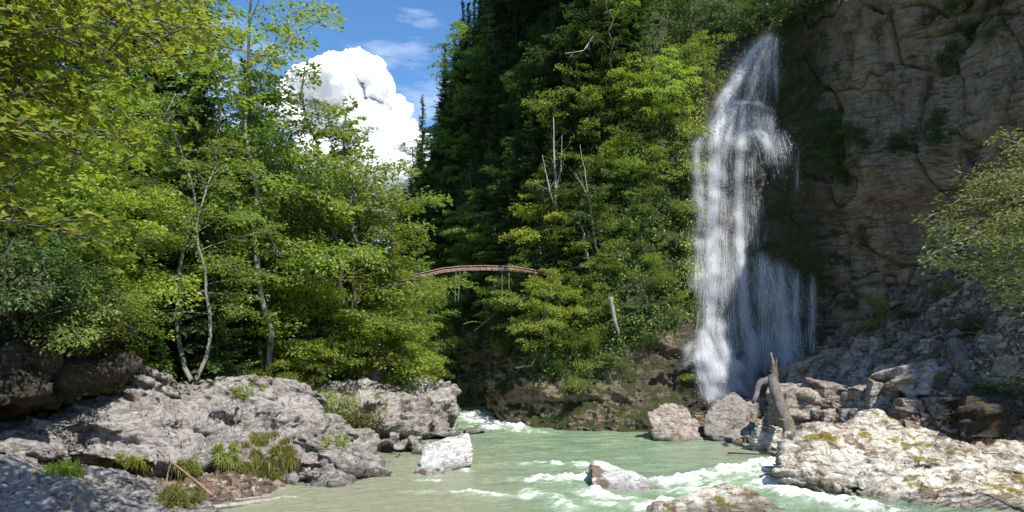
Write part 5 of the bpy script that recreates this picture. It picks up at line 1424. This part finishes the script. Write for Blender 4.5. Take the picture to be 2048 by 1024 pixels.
# ------------------------------------------------------------------ ruined footbridge
rust = bark_material('rusty_red_steel', (0.20, 0.115, 0.085), (0.42, 0.29, 0.235), scale=5, stretch=1)
BY = 45.5
e = bpy.data.objects.new('footbridge', None); COL.objects.link(e); e.location = (-1.5, BY, 8.5)
tag(e, 'collapsed narrow rusty red footbridge spanning the gorge mouth among the trees', 'footbridge')
off = np.array([-1.5, BY, 8.5])
top = [(818, 557), (850, 549), (885, 541), (922, 537), (970, 536), (1018, 537.5), (1050, 541), (1085, 548), (1125, 556)]
for k, dy in enumerate((-0.45, 0.45)):
    P = np.array([W(px, row + 3 * k, BY + dy) for px, row in top])
    Vb, Qb, n = [], [], len(P)
    for (ox, oz) in ((-.035, -.045), (.035, -.045), (.035, .045), (-.035, .045)): Vb.append(P + [0, ox, oz])
    Vb = np.stack(Vb, 1).reshape(-1, 3); a = np.arange(n * 4).reshape(n, 4); b = np.roll(a, -1, 1)
    Qb = np.stack([a[:-1], b[:-1], b[1:], a[1:]], -1).reshape(-1, 4)
    link('beam', mesh('beam', Vb - off, np.concatenate([Qb, a[:1], a[-1:]]), smooth=False, mats=[rust]), e)
P = np.array([W(px, row - 4.5, BY - 0.45) for px, row in top])
v_, q_ = tubes([(P, 0.035)], 6); link('handrail', mesh('handrail', v_ - off, q_, mats=[rust]), e)
xs = np.linspace(820, 1115, 26); ln = []
for x in xs:
    r_ = np.interp(x, [a_[0] for a_ in top], [a_[1] for a_ in top]); ln.append((np.array([W(x, r_ + 1, BY - 0.5), W(x, r_ + 4, BY + 0.5)]), np.array([0.02, 0.02])))
v_, q_ = tubes(ln, 4); link('cross_members', mesh('cross_members', v_ - off, q_, smooth=False, mats=[rust]), e)
for x, r0_, r1_, dx in ((912, 540, 603, -2), (921, 540, 603, -5), (1004, 542, 600, 0), (1018, 546, 578, 0)):
    v_, q_ = tubes([(np.array([W(x, r0_, BY - 0.4), W(x + dx, r1_, BY - 0.4)]), np.array([0.018, 0.018]))], 5)
    link('hanging_rod', mesh('hanging_rod', v_ - off, q_, mats=[M['bark_pale']]), e)

# ------------------------------------------------------------------ boulders and scree on the right
rs = np.random.RandomState(9)
def block(c, sx, sy, sz, r_, flat=0.25):
    """a blocky stone resting at c (its base), as corner points"""
    pts = []
    for a in (-1, 1):
        for b in (-1, 1):
            for g in (0, 1):
                sh = 0.55 + 0.45 * r_.rand() if g else 0.85 + 0.3 * r_.rand()
                pts.append([a * sx / 2 * sh * r_.uniform(0.75, 1.1), b * sy / 2 * sh, (g * sz if g else -0.35 * sz) * (r_.uniform(0.75, 1.05) if g else 1)])
    for _ in range(5):
        v_ = r_.normal(size=3); v_ /= np.linalg.norm(v_); v_[2] = abs(v_[2]) * 0.8
        pts.append([v_[0] * sx * .55, v_[1] * sy * .55, 0.15 * sz + v_[2] * sz * 0.8])
    P = np.array(pts); a = r_.uniform(-.5, .5); ca, sa = math.cos(a), math.sin(a)
    P = np.stack([P[:, 0] * ca - P[:, 1] * sa, P[:, 0] * sa + P[:, 1] * ca, P[:, 2]], 1)
    return [np.array(c) + p_ for p_ in P]

rock('boulder', [Ws((1296, 825, 38), (1312, 812, 38.6), (1340, 806, 39), (1375, 815, 39), (1398, 838, 38.3), (1405, 870, 37.6), (1404, 884, 37), (1350, 888, 36.6), (1308, 880, 37), (1300, 850, 37.4), (1310, 880, 40.5), (1345, 810, 41), (1400, 870, 40.5))],
     M['boulder'], 'rounded grey boulder at the waterline under the dark cliff', 'boulder', voxel=0.07, amp=0.22, strata=(0.5, 0.2, 1), sgap=0.6)
rock('boulder', [Ws((1406, 832, 37.5), (1432, 800, 38.4), (1468, 786, 39), (1490, 800, 38.6), (1512, 830, 38.2), (1518, 860, 37.4), (1505, 884, 36.6), (1440, 885, 36.6), (1410, 872, 37), (1430, 870, 40.6), (1470, 792, 41), (1515, 850, 40.5))],
     M['pale_boulder'], 'large tan boulder with a pale slanting top at the foot of the waterfall', 'boulder', voxel=0.07, amp=0.20, strata=(-0.6, 0.1, 1), sgap=0.5)
rock('boulder', [Ws((1690, 760, 36.5), (1705, 720, 37.5), (1745, 703, 38), (1790, 712, 38), (1803, 745, 37.4), (1795, 772, 36.6), (1755, 795, 36), (1705, 800, 35.6), (1690, 780, 35.8), (1700, 780, 40), (1790, 740, 41), (1740, 715, 41))],
     M['boulder'], 'biggest bedded boulder, high in the middle of the rubble slope', 'boulder', voxel=0.08, amp=0.22, strata=(-0.35, 0.1, 1), sgap=0.4)
bl = [(1532, 900, 62, 50, 'lichen_rock', 'small yellow-mossed white boulder at the waterline left of the leaning log'),
      (1600, 850, 95, 78, 'boulder', 'dark wet-looking boulder just right of the leaning log'),
      (1645, 770, 88, 46, 'boulder', 'flat-topped grey boulder at the back near the waterfall'),
      (1655, 818, 86, 56, 'boulder', 'slate-grey slanting boulder in the middle of the rubble'),
      (1600, 762, 52, 40, 'pale_boulder', 'orange-brown boulder at the edge of the waterfall spray'),
      (1572, 765, 40, 34, 'pale_boulder', 'small brown boulder behind the broken root of the log'),
      (1770, 818, 62, 58, 'pale_boulder', 'squarish tan boulder below the biggest bedded boulder'),
      (1728, 812, 56, 46, 'boulder', 'grey-veined boulder left of the squarish tan one'),
      (1692, 845, 34, 30, 'pale_boulder', 'small bright tan block in front of the rubble'),
      (1733, 835, 40, 20, 'pale_boulder', 'low pale stone right of the small bright tan block'),
      (1652, 842, 44, 24, 'boulder', 'dark flat stone with a pale right side above the foreground rock'),
      (1850, 775, 120, 40, 'boulder', 'long low layered boulder left of the dark stump'),
      (1615, 880, 70, 30, 'lichen_rock', 'mossy block behind the left end of the foreground rock'),
      (1545, 862, 44, 36, 'boulder', 'dark boulder wedged under the leaning log'),
      (1502, 845, 36, 40, 'boulder', 'brown boulder between the tan boulder and the log roots'),
      (1660, 790, 40, 30, 'boulder', 'dark angular stone below the flat-topped boulder'),
      (1820, 690, 44, 26, 'boulder', 'grey block on the upper talus near the shrub'),
      (1860, 700, 40, 22, 'boulder', 'second grey block on the upper talus, right of the first'),
      (1715, 705, 30, 18, 'pale_boulder', 'small pale stone on the upper talus above the bedded boulder'),
      (1700, 745, 44, 40, 'boulder', 'narrow boulder leaning on the left flank of the biggest one'),
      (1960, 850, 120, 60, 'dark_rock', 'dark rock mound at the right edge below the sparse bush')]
for k, (px, rb, w, h, mt, lab) in enumerate(bl):
    r_ = np.random.RandomState(300 + k)
    g = ground_hit(px, rb)
    if rb > 880 and px < 1600: g[1] = water_y(rb); g[0] = (px - 1024) / F * g[1]; g[2] = 0
    y = g[1]; sx = w / F * y; sz = h / F * y
    rock('boulder', [block(g, sx, sx * r_.uniform(.7, 1), sz, r_)], M[mt], lab, 'boulder', voxel=max(0.035, sx / 36), amp=0.06 + 0.05 * sx, scale=2.0 / max(sx, .8), strata=(r_.normal() * .4, .2, 1), sgap=0.3 * sz + 0.1, knob=(14, sx * 0.3) if w > 80 else None)

# smaller stones one could still count
stones = []
for k in range(5):
    r_ = np.random.RandomState(400 + k)
    V, N, polys = remeshed([block((0, 0, 0), 1, 0.8, 0.62, r_)], 0.06)
    V = rock_displace(V, N, amp=0.10, scale=2.2, strata=(0.2, 0.2, 1), sgap=0.3, seed=k * 9.0)
    stones.append(V), stones.append(polys)
SM = {}
def stone_mesh(k, mt):
    if (k, mt) not in SM: SM[(k, mt)] = mesh('stone', stones[2 * k], stones[2 * k + 1], mats=[M[mt]])
    return SM[(k, mt)]
spots = []
for k in range(400):
    px = rs.uniform(1500, 2020); row = rs.uniform(690, 890)
    lim = np.interp(px, [1500, 1600, 1700, 1900, 2048], [800, 745, 690, 600, 560])
    lo = np.interp(px, [1500, 1570, 1650, 1750, 1950, 2048], [890, 885, 850, 835, 850, 860])
    if row < lim + 8 or row > lo: continue
    if px > 1820 and rs.rand() < 0.75: continue
    g = ground_hit(px, row)
    if any(np.hypot(*(g[:2] - s_[:2])) < 0.45 for s_ in spots): continue
    spots.append(g)
    if len(spots) >= 95: break
spots.sort(key=lambda g: -g[1])
rowsn = 0
for k, g in enumerate(spots):
    sz = rs.uniform(0.35, 1.15) * (1 if rs.rand() < 0.8 else 1.4)
    o = link('stone', stone_mesh(rs.randint(5), rs.choice(['boulder', 'pale_boulder'], p=[.7, .3])), loc=tuple(g - [0, 0, 0.04]), rot=(rs.normal() * .15, rs.normal() * .15, rs.rand() * 6.28), scale=(sz, sz * rs.uniform(.7, 1.1), sz * rs.uniform(.55, .95)))
    tag(o, 'grey or tan stone lying among the rubble between waterfall and talus', 'stone', 'loose stones of the rubble slope')

def scree(name, P, size, mat, label, seed=1, n=None):
    r_ = np.random.RandomState(seed); n = len(P)
    cube = np.array([(x, y, z) for x in (-1, 1) for y in (-1, 1) for z in (-1, 1)], float)
    q_ = np.array([(0, 1, 3, 2), (4, 6, 7, 5), (0, 4, 5, 1), (2, 3, 7, 6), (0, 2, 6, 4), (1, 5, 7, 3)])
    V = cube[None] * (0.35 + 1.0 * r_.rand(n, 8, 3)) * (size * (0.4 + 1.3 * r_.rand(n) ** 2.5))[:, None, None] * (0.5 + 0.6 * r_.rand(n, 1, 3))
    A = r_.rand(n) * 6.28; B = r_.normal(size=n) * 0.5
    ca, sa = np.cos(A)[:, None], np.sin(A)[:, None]; cb_, sb = np.cos(B)[:, None], np.sin(B)[:, None]
    X, Y, Z = V[..., 0], V[..., 1], V[..., 2]
    Y, Z = Y * cb_ - Z * sb, Y * sb + Z * cb_
    X, Y = X * ca - Y * sa, X * sa + Y * ca
    V = np.stack([X, Y, Z], -1) + P[:, None]
    Q = (np.arange(n)[:, None, None] * 8 + q_[None]).reshape(-1, 4)
    return tag(link(name, mesh(name, V.reshape(-1, 3), Q, smooth=False, mats=[mat])), label, None, None, 'stuff')

t = NT('scree_stone')
g_ = t.n('ShaderNodeNewGeometry').outputs['Random Per Island']
c = t.ramp(g_, [(0, (0.10, 0.068, 0.046)), (0.45, (0.21, 0.15, 0.103)), (0.8, (0.33, 0.245, 0.172)), (1, (0.55, 0.45, 0.35))])
nn2 = t.noise(coords(t), 14, 5, 0.7)
c = t.mix(t.math('MULTIPLY', nn2, 0.6), c, (0.06, 0.05, 0.04))
p = t.node('ShaderNodeBsdfPrincipled', {'Base Color': c, 'Roughness': 0.92, 'Normal': t.bump(nn2, 0.6, 0.05)})
M['scree'] = t.done(p.outputs[0])
n = 60000
yy = rs.uniform(24, 48, n); xx = rs.uniform(9, 27, n)
ok = (xx > np.interp(yy, YK, XRK) - 0.5)
xx, yy = xx[ok], yy[ok]
P = np.stack([xx, yy, ground(xx, yy) + 0.02], 1); P = P[P[:, 2] > -0.25]
scree('scree', P, 0.075, M['scree'], 'loose grey-brown scree of the right talus', seed=2)
n = 5000
yy = rs.uniform(26, 44, n); xx = rs.uniform(10, 22, n); ok = (xx > np.interp(yy, YK, XRK) - 0.3); xx, yy = xx[ok], yy[ok]
P = np.stack([xx, yy, ground(xx, yy) + 0.05], 1)
scree('rubble', P, 0.15, M['scree'], 'coarser angular rubble between the boulders below the waterfall', seed=3)
n = 5000
yy = rs.uniform(20, 36, n); xx = np.interp(yy, YK, XLK) - rs.uniform(-0.6, 9, n)
P = np.stack([xx, yy, ground(xx, yy) + 0.02], 1)
scree('gravel', P, 0.09, M['scree'], 'gravel in the gaps between the left bank rocks', seed=4)

for k, (px, row, key, leaf, sc, lab) in enumerate([(1150, 770, 'bush_wide', 'leaf_green', 0.55, 'green shrub low on the cliff foot right of the gorge corner'), (1215, 735, 'bush_round', 'leaf_dark', 0.6, 'dim shrub hanging low under the pale broken trunk'),
        (1290, 700, 'bush_wide', 'leaf_dark', 0.6, 'dim plant on the dark rock between broken trunk and waterfall'), (1350, 640, 'bush_fine', 'leaf_green', 0.6, 'fine shrub beside the lower left edge of the waterfall'),
        (1372, 755, 'bush_wide', 'leaf_bright', 0.35, 'small bright plant at the wet foot of the waterfall')]):
    plant('shrub', key, 'bark', leaf, tuple(on_wall(px, row, 0.05)), sc, k * 1.7, (0.5, 0), lab, 'shrub', 'shrubs clinging to the cliff', stem='stems')
# shrubs on the talus
for px, row, key, leaf, sc, lab in [(1775, 632, 'bush_round', 'leaf_green', 0.85, 'green shrub beside the short stump on the upper talus'), (1745, 662, 'bush_wide', 'leaf_green', 0.6, 'low green plant below the talus shrub'),
                                    (1640, 718, 'bush_wide', 'leaf_dark', 0.4, 'small dim plant at the upper edge of the talus near the waterfall'), (1820, 640, 'bush_wide', 'leaf_dark', 0.6, 'spreading dim plant right of the talus shrub'),
                                    (1790, 700, 'bush_wide', 'leaf_dark', 0.45, 'small dim plant behind the biggest bedded boulder'), (1890, 590, 'bush_wide', 'leaf_green', 0.6, 'green plant at the top of the talus under the cliff'),
                                    (1935, 680, 'bush_fine', 'leaf_dark', 0.7, 'dim shrub right of the leaning stump'), (1990, 800, 'bush_wide', 'leaf_dark', 0.7, 'dim plants on the dark mound at the right edge')]:
    g = ground_hit(px, row)
    plant('shrub', key, 'bark', leaf, tuple(g), sc, rs.rand() * 6.28, (0, 0), lab, 'shrub', 'shrubs of the right talus', stem='stems')

# ------------------------------------------------------------------ grass tufts on the rocks
def tuft(name, pts, length, label, seed, leaf='grass', per=60, hang=0.6, kind='stuff', width=0.012):
    r_ = np.random.RandomState(seed); P = np.repeat(np.array([p_[0] for p_ in pts]), per, 0); N = np.repeat(np.array([p_[1] for p_ in pts]), per, 0)
    P = P + r_.normal(size=P.shape) * 0.055
    d = N * 0.7 + r_.normal(size=P.shape) * 0.55 + [0, 0, 0.5]; d /= np.linalg.norm(d, axis=1)[:, None]
    ln = length * (0.5 + 0.8 * r_.rand(len(P)))[:, None]
    s = np.cross(d, r_.normal(size=P.shape)); s /= np.linalg.norm(s, axis=1)[:, None]; w = width * (0.7 + 0.6 * r_.rand(len(P)))[:, None]
    m1 = P + d * ln * 0.5; m2 = P + d * ln * 0.85 - [0, 0, 1] * ln * hang * 0.35; tip = P + d * ln - [0, 0, 1] * ln * hang
    V = np.stack([P - s * w, P + s * w, m1 + s * w * .9, m1 - s * w * .9, m2 + s * w * .6, m2 - s * w * .6, tip], 1)
    b = (np.arange(len(P)) * 7)[:, None]
    return tag(link(name, mesh(name, V.reshape(-1, 3), [np.concatenate([b + [0, 1, 2, 3], b + [3, 2, 4, 5]]), b + np.array([5, 4, 6])], smooth=False, mats=[M[leaf]])), label, 'grass tuft' if kind != 'stuff' else None, None, kind)
def spots_on(px, row, sx, sy, n, seed):
    r_ = np.random.RandomState(seed); out = []
    for _ in range(n):
        a = r_.rand() * 6.28; q_ = r_.rand() ** 0.5
        out.append(hit(px + math.cos(a) * q_ * sx, row + math.sin(a) * q_ * sy))
    return out
tuft('grass_tuft', spots_on(532, 915, 62, 46, 42, 1), 0.34, 'large tuft of yellow-green grass hanging from the pale outcrop', 1, per=85, kind='thing', hang=1.1)
tuft('grass_tuft', spots_on(455, 912, 28, 22, 20, 2), 0.30, 'smaller grass tuft left of the large hanging tuft', 2, per=50, kind='thing', hang=0.7)
tuft('grass_tuft', spots_on(365, 1000, 38, 16, 30, 3), 0.28, 'mossy grass tuft on the front slab at the bottom edge', 3, per=60, kind='thing', hang=0.6)
tuft('grass', spots_on(130, 944, 30, 8, 16, 4), 0.28, 'short green grass tuft on the slab, below the shaded outcrop', 4, per=40, kind='stuff', leaf='leaf_bright')
tuft('grass', spots_on(375, 935, 28, 12, 12, 5), 0.32, 'dim grass tuft in the hollow under the outcrop', 5, per=40, kind='stuff')
tuft('grass', spots_on(250, 925, 60, 10, 18, 6), 0.25, 'thin grass fringe along the crack between slab and outcrop', 6, per=35, kind='stuff', leaf='leaf_bright')
tuft('grass_tuft', spots_on(800, 760, 36, 10, 26, 7), 0.35, 'grass on the sunny crest of the brown ledge', 7, per=50, kind='thing')
tuft('grass', spots_on(500, 785, 40, 14, 10, 8), 0.25, 'sparse grass near the crest of the pale outcrop', 8, per=30, kind='stuff', leaf='leaf_bright')
tuft('grass', spots_on(670, 885, 30, 22, 12, 9), 0.25, 'sparse grass on the lower right flank of the pale outcrop', 9, per=30, kind='stuff')
tuft('grass', [(ground_hit(rs.uniform(330, 470), rs.uniform(600, 745)), np.array([0, -.4, .9])) for _ in range(420)], 0.5, 'light green grass on the sunny slope behind the outcrop', 20, per=30, leaf='leaf_bright', hang=0.4)

# ------------------------------------------------------------------ spray drifting at the foot of the falls
bm = bmesh.new(); bmesh.ops.create_icosphere(bm, subdivisions=4, radius=1.0)
me = bpy.data.meshes.new('spray'); bm.to_mesh(me); bm.free()
n = len(me.vertices); V = np.empty(n * 3, np.float32); me.vertices.foreach_get('co', V); V = V.reshape(-1, 3)
V = V * (1 + 0.35 * fbm(V * 1.6, 3))[:, None] * [3.9, 1.5, 3.2]
me.vertices.foreach_set('co', V.astype(np.float32).ravel()); me.update()
t = NT('spray')
sx_ = t.node('ShaderNodeVectorMath', {0: t.n('ShaderNodeTexCoord').outputs['Object'], 1: (1 / 3.6, 1 / 1.4, 1 / 3.0)}, operation='MULTIPLY')
ln_ = t.node('ShaderNodeVectorMath', {0: sx_.outputs[0]}, operation='LENGTH')
fall = t.ramp(ln_.outputs['Value'], [(0.15, 1.0), (1.0, 0.0)])
dn2 = t.math('MULTIPLY', fall, t.math('MULTIPLY', t.ramp(t.noise(coords(t), 0.9, 4, 0.6), [(0.35, 0.1), (0.7, 1.0)]), 0.22))
vp = t.node('ShaderNodeVolumePrincipled', {'Color': (0.93, 0.95, 1.0, 1), 'Density': dn2, 'Anisotropy': 0.2})
t.t.links.new(vp.outputs[0], t.out.inputs['Volume']); me.materials.append(t.m)
tag(link('mist', me, loc=(13.6, 43.6, 2.6)), 'pale spray drifting at the foot of the waterfall', kind='stuff')
